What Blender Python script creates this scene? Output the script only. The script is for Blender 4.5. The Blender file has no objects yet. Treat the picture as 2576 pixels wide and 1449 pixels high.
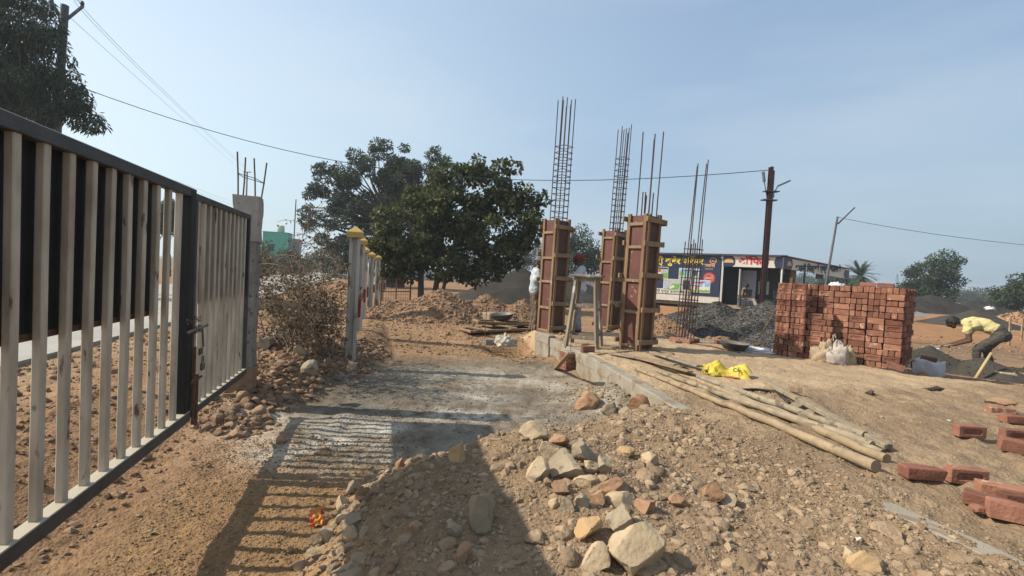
import bpy, bmesh, math, random
import numpy as np
from mathutils import Vector, Matrix, Quaternion

# ------------------------------------------------------------------ camera, sky, sun, exposure
SC = bpy.context.scene
COL = SC.collection
EYE = 1.6
PITCH, ROLL = math.radians(1.72), math.radians(3.0)
FPX = 1180.7                      # focal length in pixels of a 2576 px wide picture
_fw = np.array((0, math.cos(PITCH), -math.sin(PITCH)))
_u0 = np.array((0, math.sin(PITCH), math.cos(PITCH)))
_r0 = np.array((1.0, 0, 0))
_R = math.cos(ROLL)*_r0 + math.sin(ROLL)*_u0
_U = -math.sin(ROLL)*_r0 + math.cos(ROLL)*_u0
cam = bpy.data.cameras.new('camera')
cam.sensor_fit = 'HORIZONTAL'; cam.sensor_width = 36.0
cam.lens = 36.0*FPX/2576.0
cam.clip_start = 0.05; cam.clip_end = 6000
camo = bpy.data.objects.new('camera', cam)
M = Matrix.Identity(4)
for i in range(3):
    M[i][0] = _R[i]; M[i][1] = _U[i]; M[i][2] = -_fw[i]
M[2][3] = EYE
camo.matrix_world = M
COL.objects.link(camo); SC.camera = camo

SUN_EL = math.radians(39.0)
SUN_TO = Vector((-math.cos(SUN_EL)*0.999, -0.03, math.sin(SUN_EL))).normalized()
world = bpy.data.worlds.new('World'); SC.world = world; world.use_nodes = True
wn = world.node_tree.nodes; wl = world.node_tree.links
sky = wn.new('ShaderNodeTexSky'); sky.sky_type = 'NISHITA'; sky.sun_disc = False
sky.sun_elevation = SUN_EL
sky.sun_rotation = math.atan2(SUN_TO.x, SUN_TO.y)
sky.altitude = 300; sky.air_density = 1.0; sky.dust_density = 0.7; sky.ozone_density = 3.0
bg = wn['Background']; bg.inputs['Strength'].default_value = 0.12
# hazy winter sky: the clear sky seen through a bright veil that thickens towards the horizon and the sun, plus faint cirrus
tc = wn.new('ShaderNodeTexCoord')
dot = wn.new('ShaderNodeVectorMath'); dot.operation = 'DOT_PRODUCT'; dot.inputs[1].default_value = SUN_TO[:]
mr_ = wn.new('ShaderNodeMapRange'); mr_.inputs['From Min'].default_value = -1.0
veil = wn.new('ShaderNodeValToRGB'); K_ = 0.15
stops = ((0.0, (.22, .33, .42)), (.25, (.285, .40, .49)), (.5, (.39, .515, .63)), (.75, (.68, .82, .86)), (1.0, (1.05, 1.08, 1.05)))
cr = veil.color_ramp
while len(cr.elements) < len(stops): cr.elements.new(0.5)
for e_, (p_, c_) in zip(cr.elements, stops): e_.position = p_; e_.color = (*c_, 1)
gain = wn.new('ShaderNodeVectorMath'); gain.operation = 'SCALE'; gain.inputs['Scale'].default_value = 1/K_
sxyz = wn.new('ShaderNodeSeparateXYZ'); el_ = wn.new('ShaderNodeMapRange'); el_.inputs['From Max'].default_value = 0.5; el_.inputs['To Max'].default_value = 0.55
hs = wn.new('ShaderNodeHueSaturation'); hs.inputs['Saturation'].default_value = 0.92; hs.inputs['Value'].default_value = 1.38
mx = wn.new('ShaderNodeMix'); mx.data_type = 'RGBA'
mp = wn.new('ShaderNodeMapping'); mp.inputs['Scale'].default_value = (1.0, 1.0, 4.0); mp.inputs['Rotation'].default_value = (0.15, 0.2, 0.4)
nz = wn.new('ShaderNodeTexNoise'); nz.inputs['Scale'].default_value = 1.5; nz.inputs['Detail'].default_value = 5; nz.inputs['Roughness'].default_value = 0.5
rp = wn.new('ShaderNodeMapRange'); rp.inputs['From Min'].default_value = 0.45; rp.inputs['From Max'].default_value = 0.8; rp.inputs['To Max'].default_value = 0.38
mc = wn.new('ShaderNodeMix'); mc.data_type = 'RGBA'; mc.inputs['B'].default_value = (4.9, 5.3, 5.6, 1)
wl.new(tc.outputs['Generated'], dot.inputs[0]); wl.new(dot.outputs['Value'], mr_.inputs['Value']); wl.new(mr_.outputs[0], veil.inputs['Fac'])
wl.new(veil.outputs['Color'], gain.inputs[0]); wl.new(tc.outputs['Generated'], sxyz.inputs[0]); wl.new(sxyz.outputs['Z'], el_.inputs['Value'])
wl.new(sky.outputs[0], hs.inputs['Color']); wl.new(el_.outputs[0], mx.inputs['Factor']); wl.new(gain.outputs[0], mx.inputs['A']); wl.new(hs.outputs[0], mx.inputs['B'])
wl.new(tc.outputs['Generated'], mp.inputs['Vector']); wl.new(mp.outputs[0], nz.inputs['Vector']); wl.new(nz.outputs['Fac'], rp.inputs['Value'])
wl.new(rp.outputs[0], mc.inputs['Factor']); wl.new(mx.outputs['Result'], mc.inputs['A']); wl.new(mc.outputs['Result'], bg.inputs['Color'])

sun = bpy.data.lights.new('sun', 'SUN'); sun.energy = 5.0; sun.angle = math.radians(0.6); sun.color = (1.0, 0.92, 0.79)
suno = bpy.data.objects.new('sun', sun); suno.rotation_euler = (-SUN_TO).to_track_quat('-Z', 'Y').to_euler()
COL.objects.link(suno)
SC.view_settings.view_transform = 'Standard'; SC.view_settings.look = 'None'
SC.view_settings.exposure = 0.38; SC.view_settings.gamma = 1.0; SC.view_settings.use_curve_mapping = False
SC.render.engine = 'CYCLES'
SC.cycles.use_denoising = True
SC.cycles.max_bounces = 6; SC.cycles.diffuse_bounces = 3; SC.cycles.volume_bounces = 0; SC.cycles.transparent_max_bounces = 6

# ------------------------------------------------------------------ picture points to places in the world
def ray(px, py): return _fw*FPX + _R*(px-1288) + _U*(724.5-py)
def gp(px, py, z=0.0):                       # where the line of sight meets the level z
    d = ray(px, py); t = (z-EYE)/d[2]
    return Vector((d[0]*t, d[1]*t, z))
def dp(px, py, y):                           # where it reaches the depth y
    d = ray(px, py); t = y/d[1]
    return Vector((d[0]*t, y, EYE+d[2]*t))
def pxm(y): return FPX/y
DD = np.array((-0.27, 0.963)); DD /= np.linalg.norm(DD)      # direction of the drive
NN = np.array((DD[1], -DD[0]))                               # to its right
def UV(x, y): return x*DD[0]+y*DD[1], x*NN[0]+y*NN[1]
def XY(u, v): return u*DD[0]+v*NN[0], u*DD[1]+v*NN[1]
GATE_ROT = math.atan2(DD[1], DD[0])

# ------------------------------------------------------------------ noise for shapes
def _h(ix, iy, s):
    n = (ix.astype(np.int64)*374761393 + iy.astype(np.int64)*668265263 + s*974711) & 0x7fffffff
    n = ((n ^ (n >> 13))*1274126177) & 0x7fffffff
    n = (n ^ (n >> 16)) & 0xffff
    return n/65535.0
def vnoise(x, y, s=0):
    x = np.asarray(x, float); y = np.asarray(y, float)
    ix = np.floor(x); iy = np.floor(y); fx = x-ix; fy = y-iy
    fx = fx*fx*(3-2*fx); fy = fy*fy*(3-2*fy)
    a = _h(ix, iy, s); b = _h(ix+1, iy, s); c = _h(ix, iy+1, s); d = _h(ix+1, iy+1, s)
    return (a*(1-fx)+b*fx)*(1-fy)+(c*(1-fx)+d*fx)*fy
def fbm(x, y, f, o=4, s=0, g=0.5):
    t = 0; a = 1; n = 0
    for k in range(o):
        t = t + a*(vnoise(np.asarray(x)*f+13.7*k, np.asarray(y)*f-7.1*k, s+k)-0.5); n += a; a *= g; f *= 2.03
    return t/n*2
def sst(a, b, x):
    t = np.clip((np.asarray(x, float)-a)/(b-a), 0, 1); return t*t*(3-2*t)

# ------------------------------------------------------------------ materials
MATS = {}
ALB = 0.78                        # reflectances are set for a bright day; one common scale keeps them physical
def rgb(r, g, b): return (r, g, b, 1)
def mat(name, c1, c2=None, scale=6, rough=0.85, bump=0.25, bscale=60, metal=0.0, island=0.0, objr=0.0, detail=6,
        dust=None, stretch=None, leaf=0.0, spots=None, lo=0.35, hi=0.65, spec=0.3, attr=None, bdist=0.01, rseed=0.0):
    if name in MATS: return MATS[name]
    if not attr:
        c1 = tuple(q*ALB for q in c1); c2 = tuple(q*ALB for q in c2) if c2 else None
        if spots: spots = (tuple(q*ALB for q in spots[0]), spots[1], spots[2])
        if dust: dust = (tuple(q*ALB for q in dust[0]), dust[1])
    m = bpy.data.materials.new(name); m.use_nodes = True
    nt = m.node_tree; N = nt.nodes; L = nt.links
    bs = N['Principled BSDF']; out = N['Material Output']
    bs.inputs['Roughness'].default_value = rough; bs.inputs['Metallic'].default_value = metal
    bs.inputs['Specular IOR Level'].default_value = spec
    t = N.new('ShaderNodeTexCoord'); vec = t.outputs['Object']
    if objr or rseed:
        oi = N.new('ShaderNodeObjectInfo'); ad = N.new('ShaderNodeVectorMath'); ad.operation = 'ADD'
        sc_ = N.new('ShaderNodeVectorMath'); sc_.operation = 'SCALE'; sc_.inputs['Scale'].default_value = 3.0
        L.new(oi.outputs['Location'], sc_.inputs[0]); L.new(vec, ad.inputs[0]); L.new(sc_.outputs[0], ad.inputs[1]); vec = ad.outputs[0]
    if stretch:
        mpn = N.new('ShaderNodeMapping'); mpn.inputs['Scale'].default_value = stretch
        L.new(vec, mpn.inputs['Vector']); vec = mpn.outputs[0]
    nz = N.new('ShaderNodeTexNoise'); nz.inputs['Scale'].default_value = scale; nz.inputs['Detail'].default_value = detail
    nz.inputs['Roughness'].default_value = 0.62; L.new(vec, nz.inputs['Vector'])
    mr = N.new('ShaderNodeMapRange'); mr.inputs['From Min'].default_value = lo; mr.inputs['From Max'].default_value = hi
    L.new(nz.outputs['Fac'], mr.inputs['Value'])
    mx = N.new('ShaderNodeMix'); mx.data_type = 'RGBA'
    L.new(mr.outputs[0], mx.inputs['Factor'])
    c2 = c2 or c1
    mx.inputs['A'].default_value = rgb(*c1); mx.inputs['B'].default_value = rgb(*c2)
    col = mx.outputs['Result']
    if attr:
        at = N.new('ShaderNodeAttribute'); at.attribute_name = attr
        mm = N.new('ShaderNodeMix'); mm.data_type = 'RGBA'; mm.blend_type = 'MULTIPLY'; mm.inputs['Factor'].default_value = 1
        L.new(at.outputs['Color'], mm.inputs['A']); L.new(col, mm.inputs['B']); col = mm.outputs['Result']
    if spots:                                   # (colour, scale, threshold)
        n2 = N.new('ShaderNodeTexNoise'); n2.inputs['Scale'].default_value = spots[1]; n2.inputs['Detail'].default_value = 5
        L.new(vec, n2.inputs['Vector'])
        r2 = N.new('ShaderNodeMapRange'); r2.inputs['From Min'].default_value = spots[2]; r2.inputs['From Max'].default_value = spots[2]+0.05
        L.new(n2.outputs['Fac'], r2.inputs['Value'])
        m2 = N.new('ShaderNodeMix'); m2.data_type = 'RGBA'; L.new(r2.outputs[0], m2.inputs['Factor'])
        L.new(col, m2.inputs['A']); m2.inputs['B'].default_value = rgb(*spots[0]); col = m2.outputs['Result']
    def vary(sock, amt, col):
        r = N.new('ShaderNodeMapRange'); r.inputs['To Min'].default_value = 1-amt; r.inputs['To Max'].default_value = 1+amt
        L.new(sock, r.inputs['Value'])
        v = N.new('ShaderNodeVectorMath'); v.operation = 'SCALE'; L.new(col, v.inputs[0]); L.new(r.outputs[0], v.inputs['Scale'])
        return v.outputs[0]
    if island:
        ge = N.new('ShaderNodeNewGeometry'); col = vary(ge.outputs['Random Per Island'], island, col)
    if objr:
        col = vary(oi.outputs['Random'], objr, col)
    if dust:                                    # (colour, amount): dust that has settled on faces that look up
        ge2 = N.new('ShaderNodeNewGeometry'); sx = N.new('ShaderNodeSeparateXYZ'); L.new(ge2.outputs['True Normal'], sx.inputs[0])
        r3 = N.new('ShaderNodeMapRange'); r3.inputs['From Min'].default_value = 0.3; r3.inputs['From Max'].default_value = 0.9
        r3.inputs['To Max'].default_value = dust[1]; L.new(sx.outputs['Z'], r3.inputs['Value'])
        m3 = N.new('ShaderNodeMix'); m3.data_type = 'RGBA'; L.new(r3.outputs[0], m3.inputs['Factor'])
        L.new(col, m3.inputs['A']); m3.inputs['B'].default_value = rgb(*dust[0]); col = m3.outputs['Result']
    L.new(col, bs.inputs['Base Color'])
    if bump:
        nb = N.new('ShaderNodeTexNoise'); nb.inputs['Scale'].default_value = bscale; nb.inputs['Detail'].default_value = 5
        L.new(vec, nb.inputs['Vector'])
        bp = N.new('ShaderNodeBump'); bp.inputs['Strength'].default_value = bump; bp.inputs['Distance'].default_value = bdist
        L.new(nb.outputs['Fac'], bp.inputs['Height']); L.new(bp.outputs[0], bs.inputs['Normal'])
    if leaf:
        tr = N.new('ShaderNodeBsdfTranslucent'); ms = N.new('ShaderNodeMixShader'); ms.inputs[0].default_value = leaf
        L.new(col, tr.inputs['Color']); L.new(bs.outputs[0], ms.inputs[1]); L.new(tr.outputs[0], ms.inputs[2])
        L.new(ms.outputs[0], out.inputs['Surface'])
    MATS[name] = m
    return m

# ------------------------------------------------------------------ meshes and objects
def np_mesh(name, V, F, m=None, parent=None, smooth=False, col=None, mats=None, mi=None):
    V = np.asarray(V, np.float32); F = np.asarray(F, np.int32)
    me = bpy.data.meshes.new(name); k = F.shape[1]
    me.vertices.add(len(V)); me.vertices.foreach_set('co', V.ravel())
    me.loops.add(F.size); me.loops.foreach_set('vertex_index', F.ravel())
    me.polygons.add(len(F)); me.polygons.foreach_set('loop_start', np.arange(0, F.size, k, dtype=np.int32))
    try: me.polygons.foreach_set('loop_total', np.full(len(F), k, dtype=np.int32))
    except Exception: pass
    if mi is not None: me.polygons.foreach_set('material_index', np.asarray(mi, np.int32))
    me.update(calc_edges=True); me.validate()
    if col is not None:
        a = me.color_attributes.new('Col', 'FLOAT_COLOR', 'POINT')
        a.data.foreach_set('color', np.concatenate([col, np.ones((len(V), 1))], 1).astype(np.float32).ravel())
    me.polygons.foreach_set('use_smooth', np.full(len(F), smooth))
    for x in (mats or [m]): me.materials.append(x)
    return link(name, me, parent)
def link(name, me, parent=None):
    o = bpy.data.objects.new(name, me); COL.objects.link(o)
    if parent is not None: o.parent = parent
    return o
class MB:
    """collects pieces of ONE mesh"""
    def __init__(s): s.v = []; s.f = []; s.mi = []
    def add(s, vs, fs, mi=0, M=None):
        n = len(s.v)
        if M is not None: vs = [tuple(M @ Vector(p)) for p in vs]
        s.v += [tuple(p) for p in vs]; s.f += [tuple(i+n for i in f) for f in fs]; s.mi += [mi]*len(fs)
        return s
    def box(s, c, size, rot=None, mi=0, ch=0.0):
        vs, fs = cbox(size, ch)
        Mx = Matrix.Translation(Vector(c))
        if rot is not None: Mx = Mx @ (rot if isinstance(rot, Matrix) else Matrix.Rotation(rot, 4, 'Z'))
        return s.add(vs, fs, mi, Mx)
    def beam(s, a, b, w, h, mi=0, ch=0.0, up=(0, 0, 1)):
        a = Vector(a); b = Vector(b); d = (b-a); L = d.length; x = d/L
        y = Vector(up).cross(x)
        if y.length < 1e-4: y = Vector((0, 1, 0)).cross(x)
        y.normalize(); z = x.cross(y)
        Mx = Matrix(((x.x, y.x, z.x, 0), (x.y, y.y, z.y, 0), (x.z, y.z, z.z, 0), (0, 0, 0, 1)))
        Mx.translation = (a+b)/2
        vs, fs = cbox((L, w, h), ch)
        return s.add(vs, fs, mi, Mx)
    def tube(s, path, rad, n=8, mi=0, cap=True):
        P = [Vector(p) for p in path]; rad = rad if hasattr(rad, '__len__') else [rad]*len(P)
        vs = []; fs = []; up = None
        for i, p in enumerate(P):
            t = (P[min(i+1, len(P)-1)]-P[max(i-1, 0)]).normalized()
            if up is None:
                up = Vector((0, 0, 1)) if abs(t.z) < 0.9 else Vector((1, 0, 0))
            x = up.cross(t)
            if x.length < 1e-5: x = Vector((1, 0, 0)).cross(t)
            x.normalize(); y = t.cross(x); up = y
            for k in range(n):
                a = 2*math.pi*k/n; vs.append(p+(x*math.cos(a)+y*math.sin(a))*rad[i])
        for i in range(len(P)-1):
            for k in range(n): fs.append((i*n+k, i*n+(k+1) % n, (i+1)*n+(k+1) % n, (i+1)*n+k))
        if cap:
            fs.append(tuple(range(n-1, -1, -1))); fs.append(tuple(range((len(P)-1)*n, len(P)*n)))
        return s.add(vs, fs, mi)
    def lathe(s, prof, n=20, c=(0, 0, 0), mi=0, M=None):
        vs = []; fs = []
        for r, z in prof:
            for k in range(n):
                a = 2*math.pi*k/n; vs.append((c[0]+r*math.cos(a), c[1]+r*math.sin(a), c[2]+z))
        for i in range(len(prof)-1):
            for k in range(n): fs.append((i*n+k, i*n+(k+1) % n, (i+1)*n+(k+1) % n, (i+1)*n+k))
        return s.add(vs, fs, mi, M)
    def build(s, name, m=None, parent=None, smooth=False, mats=None):
        me = bpy.data.meshes.new(name); me.from_pydata(s.v, [], s.f); me.update()
        for x in (mats or [m]): me.materials.append(x)
        me.polygons.foreach_set('material_index', s.mi)
        if smooth: me.polygons.foreach_set('use_smooth', [True]*len(s.f))
        return link(name, me, parent)
def cbox(size, ch=0.0):
    x, y, z = [q/2 for q in size]
    if ch <= 0:
        vs = [(sx*x, sy*y, sz*z) for sx in (-1, 1) for sy in (-1, 1) for sz in (-1, 1)]
        return vs, [(0, 1, 3, 2), (4, 6, 7, 5), (0, 4, 5, 1), (2, 3, 7, 6), (0, 2, 6, 4), (1, 5, 7, 3)]
    bm = bmesh.new(); bmesh.ops.create_cube(bm, size=1.0)
    for v in bm.verts: v.co = Vector((v.co.x*2*x, v.co.y*2*y, v.co.z*2*z))
    bmesh.ops.bevel(bm, geom=bm.edges[:], offset=ch, segments=1, affect='EDGES')
    bm.verts.index_update()
    r = [tuple(v.co) for v in bm.verts], [tuple(v.index for v in f.verts) for f in bm.faces]
    bm.free(); return r
def tag(o, label, cat, group=None, kind=None):
    if label: o['label'] = label
    if cat: o['category'] = cat
    if group: o['group'] = group
    if kind: o['kind'] = kind
    return o
def thing(name, label, cat, loc=(0, 0, 0), rz=0.0, group=None):
    o = bpy.data.objects.new(name, None); o.empty_display_size = 0.2; COL.objects.link(o)
    o.location = loc; o.rotation_euler = (0, 0, rz)
    return tag(o, label, cat, group)
def dup(root, loc, rz, label):
    r = root.copy(); COL.objects.link(r); r.location = loc; r.rotation_euler = (0, 0, rz); r['label'] = label
    for ch in list(root.children):
        c = ch.copy(); COL.objects.link(c); c.parent = r
        for g in list(ch.children):
            d = g.copy(); COL.objects.link(d); d.parent = c
    return r
def bake(o):
    dg = bpy.context.evaluated_depsgraph_get()
    me = bpy.data.meshes.new_from_object(o.evaluated_get(dg)); return me

# unit lumps for stones and clods
def _ico(sub):
    bm = bmesh.new(); bmesh.ops.create_icosphere(bm, subdivisions=sub, radius=1.0); bm.verts.index_update()
    V = np.array([v.co[:] for v in bm.verts]); F = np.array([[v.index for v in f.verts] for f in bm.faces]); bm.free(); return V, F
ICO1 = _ico(1); ICO2 = _ico(2); ICO3 = _ico(3); ICO4 = _ico(4)
def lump(rs, sub=1, cuts=7, flat=0.62, rough=0.06):
    V, F = (ICO1, ICO2, ICO3, ICO4)[sub-1]; V = V.copy()
    for k in range(cuts):                          # chop with random planes: broken stone
        n = rs.normal(size=3); n /= np.linalg.norm(n); d = rs.uniform(flat, 0.95)
        h = V@n; V -= np.outer(np.clip(h-d, 0, None), n)
    V *= rs.uniform(0.75, 1.2, 3)
    V += rs.normal(size=V.shape)*rough*0.5
    return V, F
def scatter(name, pts, size, m, parent=None, sub=1, seed=1, nvar=10, cuts=8, flat=0.42, sink=0.25, squash=0.8, smooth=False):
    """joins many small stones (pts Nx3, size N) into one mesh"""
    rs = np.random.RandomState(seed); N = len(pts)
    var = [lump(rs, sub, cuts, flat) for _ in range(nvar)]
    nv = len(var[0][0]); F0 = var[0][1]
    VV = np.zeros((N, nv, 3)); a = rs.uniform(0, 2*math.pi, N); t = rs.uniform(-0.6, 0.6, N); w = rs.randint(0, nvar, N)
    base = np.stack([v[0] for v in var])[w]
    ct, st = np.cos(t)[:, None], np.sin(t)[:, None]
    y = base[:, :, 1]*ct-base[:, :, 2]*st; z = base[:, :, 1]*st+base[:, :, 2]*ct; x = base[:, :, 0]
    ca, sa = np.cos(a)[:, None], np.sin(a)[:, None]
    VV[:, :, 0] = x*ca-y*sa; VV[:, :, 1] = x*sa+y*ca; VV[:, :, 2] = z*squash
    VV *= np.asarray(size)[:, None, None]
    VV += np.asarray(pts)[:, None, :]
    VV[:, :, 2] += (np.asarray(size)*(squash-sink*2)*0.5)[:, None]
    FF = (F0[None]+np.arange(N)[:, None, None]*nv).reshape(-1, 3)
    return np_mesh(name, VV.reshape(-1, 3), FF, m, parent, smooth)
# ================================================================== ground
_vpU = [-6, 2.2, 3.8, 6.3, 8.5, 9.05]; _vpV = [2.80, 2.79, 2.78, 3.10, 3.20, 3.12]
def vplinth(u): return np.interp(u, _vpU, _vpV)
_footV = [-0.45, -0.33, -0.18, 0.07, 0.53, 1.3, 2.05, 2.74, 3.2]; _footU = [2.3, 3.03, 3.5, 3.8, 4.03, 4.34, 4.62, 4.85, 4.9]
_backX = [-20, 0.4, 3.6, 4.3, 4.7, 5.2, 6.1, 6.8, 7.6, 9.0, 30]; _backY = [9.0, 10.9, 11.5, 10.6, 9.9, 9.6, 7.32, 6.98, 6.88, 6.6, 6.2]
def mound(u, v):
    f = np.interp(v, _footV, _footU)
    m = sst(0, 1.0, (f-u))*sst(-0.52, 0.35, v)
    m = m*(0.35+0.055*sst(1.4, 2.5, v)+0.13*np.exp(-((u-2.9)/0.6)**2-((v-1.05)/0.55)**2)+0.06*np.exp(-((u-1.9)/0.7)**2-((v-1.3)/0.6)**2))
    return m
SITEZ = 0.22
def gz(x, y, fine=True):
    x = np.asarray(x, float); y = np.asarray(y, float)
    u, v = UV(x, y)
    drive = 0.012*fbm(x, y, 1.1, 3, 5) + 0.24*sst(8.6, 11.5, u)
    vb = np.interp(u, [4.5, 5.2, 6.3, 7.6, 9.0, 11], [-1.25, -1.05, -0.80, -0.25, 0.1, 0.4])
    left = 0.28*sst(0.30, -0.45, v-vb)*sst(4.4, 6.2, u) + 0.28*sst(-1.5, -2.6, v)*(1-sst(4.2, 6.2, u))
    far = SITEZ + 0.07*fbm(x, y, 0.13, 3, 3)
    z = np.maximum(drive, left)
    z = z*(1-sst(10.5, 13.5, u)) + far*sst(10.5, 13.5, u)
    z = np.where(v < -2.5, np.maximum(z, 0.285), z)
    z = z + mound(u, v)
    # spoil banked beside the kerb of the plinth
    z = z + 0.20*np.exp(-((u-5.25)/0.55)**2-((v-2.75)/0.42)**2)*(v < 3.3)
    z = z + (0.10*np.exp(-((v-vplinth(u))/0.20)**2)*sst(3.9, 4.6, u)*(1-sst(8.2, 8.8, u))*(0.6+0.8*fbm(x, y, 2.2, 2, 77)))*(v < vplinth(u)+.1)
    # left rubble bank
    z = z + 0.08*np.exp(-((u-6.9)/0.9)**2-((v+1.0)/0.4)**2)
    # pit beside the plinth end
    z = z - 0.34*np.exp(-((u-9.25)/0.32)**2-((v-2.72)/0.42)**2)
    # plinth filling to the right of the kerb
    vp = vplinth(u)
    inpl = sst(0.02, 0.07, v-vp-0.05)*(1-sst(-0.25, 0.35, y-np.interp(x, _backX, _backY)))
    inpl = np.where(u > 9.6, inpl*(1-sst(9.6, 10.6, u))*1.0, inpl)
    cover = 0.02*sst(1.7, 2.2, u)*(1-sst(3.7, 4.1, u))
    pl = 0.392 + cover*np.exp(-((v-vp-0.12)/0.5)**2) + 0.014*fbm(x, y, 0.9, 3, 11)
    low = np.where((x > 5.6) & (y < 30), 0.13+0.03*fbm(x, y, 0.5, 3, 9), z)
    k = sst(5.2, 6.6, x)*(v > vp)
    z = z*(1-k)+low*k
    z = z*(1-inpl)+pl*inpl
    if fine:
        d = np.hypot(x, y)
        rough = 0.55+0.6*inpl+1.9*sst(0.02, 0.2, mound(u, v))+0.9*(v < -0.2)*(u > 4)+0.5*(inpl < 0.5)*(u > 9)
        amp = np.where(d < 40, 1, 0.3)
        z = z + amp*rough*(0.016*fbm(x, y, 3.1, 3, 21) + 0.010*fbm(x, y, 9.0, 3, 31)) + amp*0.008*fbm(x, y, 23, 2, 41)*(1+.6*((v < 0)&(u < 4.5)))
    return z
def gzz(x, y): return float(gz(np.array([x]), np.array([y]))[0])
def on(px, py, z=0.4):
    """the spot on the real ground seen at a picture point"""
    p = gp(px, py, z)
    for _ in range(8): p = gp(px, py, gzz(p.x, p.y))
    return p

def ground_colour(x, y):
    u, v = UV(x, y); n = len(x)
    n1 = fbm(x, y, 0.7, 4, 51)[:, None]; n2 = fbm(x, y, 2.6, 4, 61)[:, None]; n3 = fbm(x, y, 11, 3, 71)[:, None]
    c = np.tile(np.array([[0.335, 0.215, 0.125]]), (n, 1))
    def mixc(c, col, f): f = np.clip(f, 0, 1).reshape(-1, 1); return c*(1-f)+np.array(col)*f
    vp = vplinth(u)
    pl = sst(0.0, 0.15, v-vp)*(1-sst(0, 0.4, y-np.interp(x, _backX, _backY)))
    c = mixc(c, (0.465, 0.348, 0.23), pl)
    c = mixc(c, (0.275, 0.198, 0.13), 0.85*sst(0.05, 0.25, mound(u, v)))
    # redder earth left of the drive and in the far field
    c = mixc(c, (0.325, 0.20, 0.118), 0.7*sst(-0.2, -1.3, v))
    c = mixc(c, (0.335, 0.198, 0.112), 0.8*sst(13, 22, u))
    c = mixc(c, (0.42, 0.215, 0.10), 0.6*sst(10.5, 14, y)*(x > 6))
    # foreground left: ochre
    c = mixc(c, (0.325, 0.203, 0.105), 0.9*sst(4.0, 3.3, u)*sst(0.3, -0.2, v)*sst(-1.7, -1.1, v))
    # grey gravel and cement dust of the drive
    g = sst(3.45, 4.0, u+0.25*n1[:, 0])*sst(-1.15, -0.55, v+0.35*n1[:, 0])*(1-sst(2.9, 3.15, v))*(1-sst(7.4, 8.9, u+0.5*n1[:, 0]-0.25*(v-1)))
    g *= 1-0.8*sst(0.02, 0.1, mound(u, v))
    gc = np.clip(np.array([[0.24, 0.218, 0.18]])*(1+0.35*n1+0.55*n2+0.35*n3), 0.05, 0.8)
    gf = (g*(0.86+0.25*n2[:, 0])).clip(0, 1)[:, None]; c = c*(1-gf)+gc*gf
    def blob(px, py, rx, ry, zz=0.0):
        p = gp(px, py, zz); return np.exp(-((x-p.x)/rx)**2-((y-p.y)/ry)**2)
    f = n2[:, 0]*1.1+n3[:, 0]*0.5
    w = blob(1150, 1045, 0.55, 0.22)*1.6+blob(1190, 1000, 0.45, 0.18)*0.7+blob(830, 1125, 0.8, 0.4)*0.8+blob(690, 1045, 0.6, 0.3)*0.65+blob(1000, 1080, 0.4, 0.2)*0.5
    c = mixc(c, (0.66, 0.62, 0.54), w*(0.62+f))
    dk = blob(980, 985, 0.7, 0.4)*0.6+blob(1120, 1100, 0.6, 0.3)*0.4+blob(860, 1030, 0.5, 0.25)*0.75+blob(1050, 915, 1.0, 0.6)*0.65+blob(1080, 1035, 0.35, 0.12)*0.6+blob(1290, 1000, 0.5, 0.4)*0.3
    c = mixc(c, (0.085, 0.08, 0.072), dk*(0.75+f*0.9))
    # dark grey mixing floor on the right
    c = mixc(c, (0.19, 0.15, 0.11), 0.7*blob(2420, 880, 4.5, 2.0, 0.15)+0.7*blob(2560, 800, 6, 2.5, .2))
    # dead leaves and tan verge beyond the gate
    c = mixc(c, (0.50, 0.36, 0.22), 0.5*sst(-2.6, -3.4, v)*(v > -4.5)*(u < 14))
    far = sst(40, 120, np.hypot(x, y)); c = mixc(c, (0.21, 0.19, 0.12), far)
    c = c*(1+0.16*n1+0.22*n2+0.20*n3)
    return np.clip(c*np.array([[1.0, .975, .93]])*ALB, 0.02, 0.85)

ys = [-40, -15, -6, -3, -1.5, -0.6, 0.1, 0.5]
y = 0.8
while y < 14: ys.append(y); y += max(0.016, 0.0085*y)
while y < 60: ys.append(y); y *= 1.02
while y < 4300: ys.append(y); y *= 1.12
xs = [0.0]; x = 0.0
while x < 10: xs.append(x+max(0.022, 0.006*x)); x = xs[-1]
while x < 40: xs.append(x*1.03); x = xs[-1]
while x < 4500: xs.append(x*1.15); x = xs[-1]
xs = np.array([-q for q in xs[:0:-1]]+xs); ys = np.array(ys)
GX, GY = np.meshgrid(xs, ys); gx = GX.ravel(); gy = GY.ravel()
GZ = gz(gx, gy)
nx, ny = len(xs), len(ys)
idx = np.arange(nx*ny).reshape(ny, nx)
quads = np.stack([idx[:-1, :-1], idx[:-1, 1:], idx[1:, 1:], idx[1:, :-1]], -1).reshape(-1, 4)
SOIL = mat('soil', (0.86, 0.86, 0.86), (1.14, 1.12, 1.10), scale=26, bump=1.0, bscale=48, rough=0.95, attr='Col', detail=8, bdist=0.02, spec=0.1)
gob = np_mesh('ground', np.stack([gx, gy, GZ], 1), quads, SOIL, smooth=True, col=ground_colour(gx, gy))
gob['kind'] = 'structure'

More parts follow.
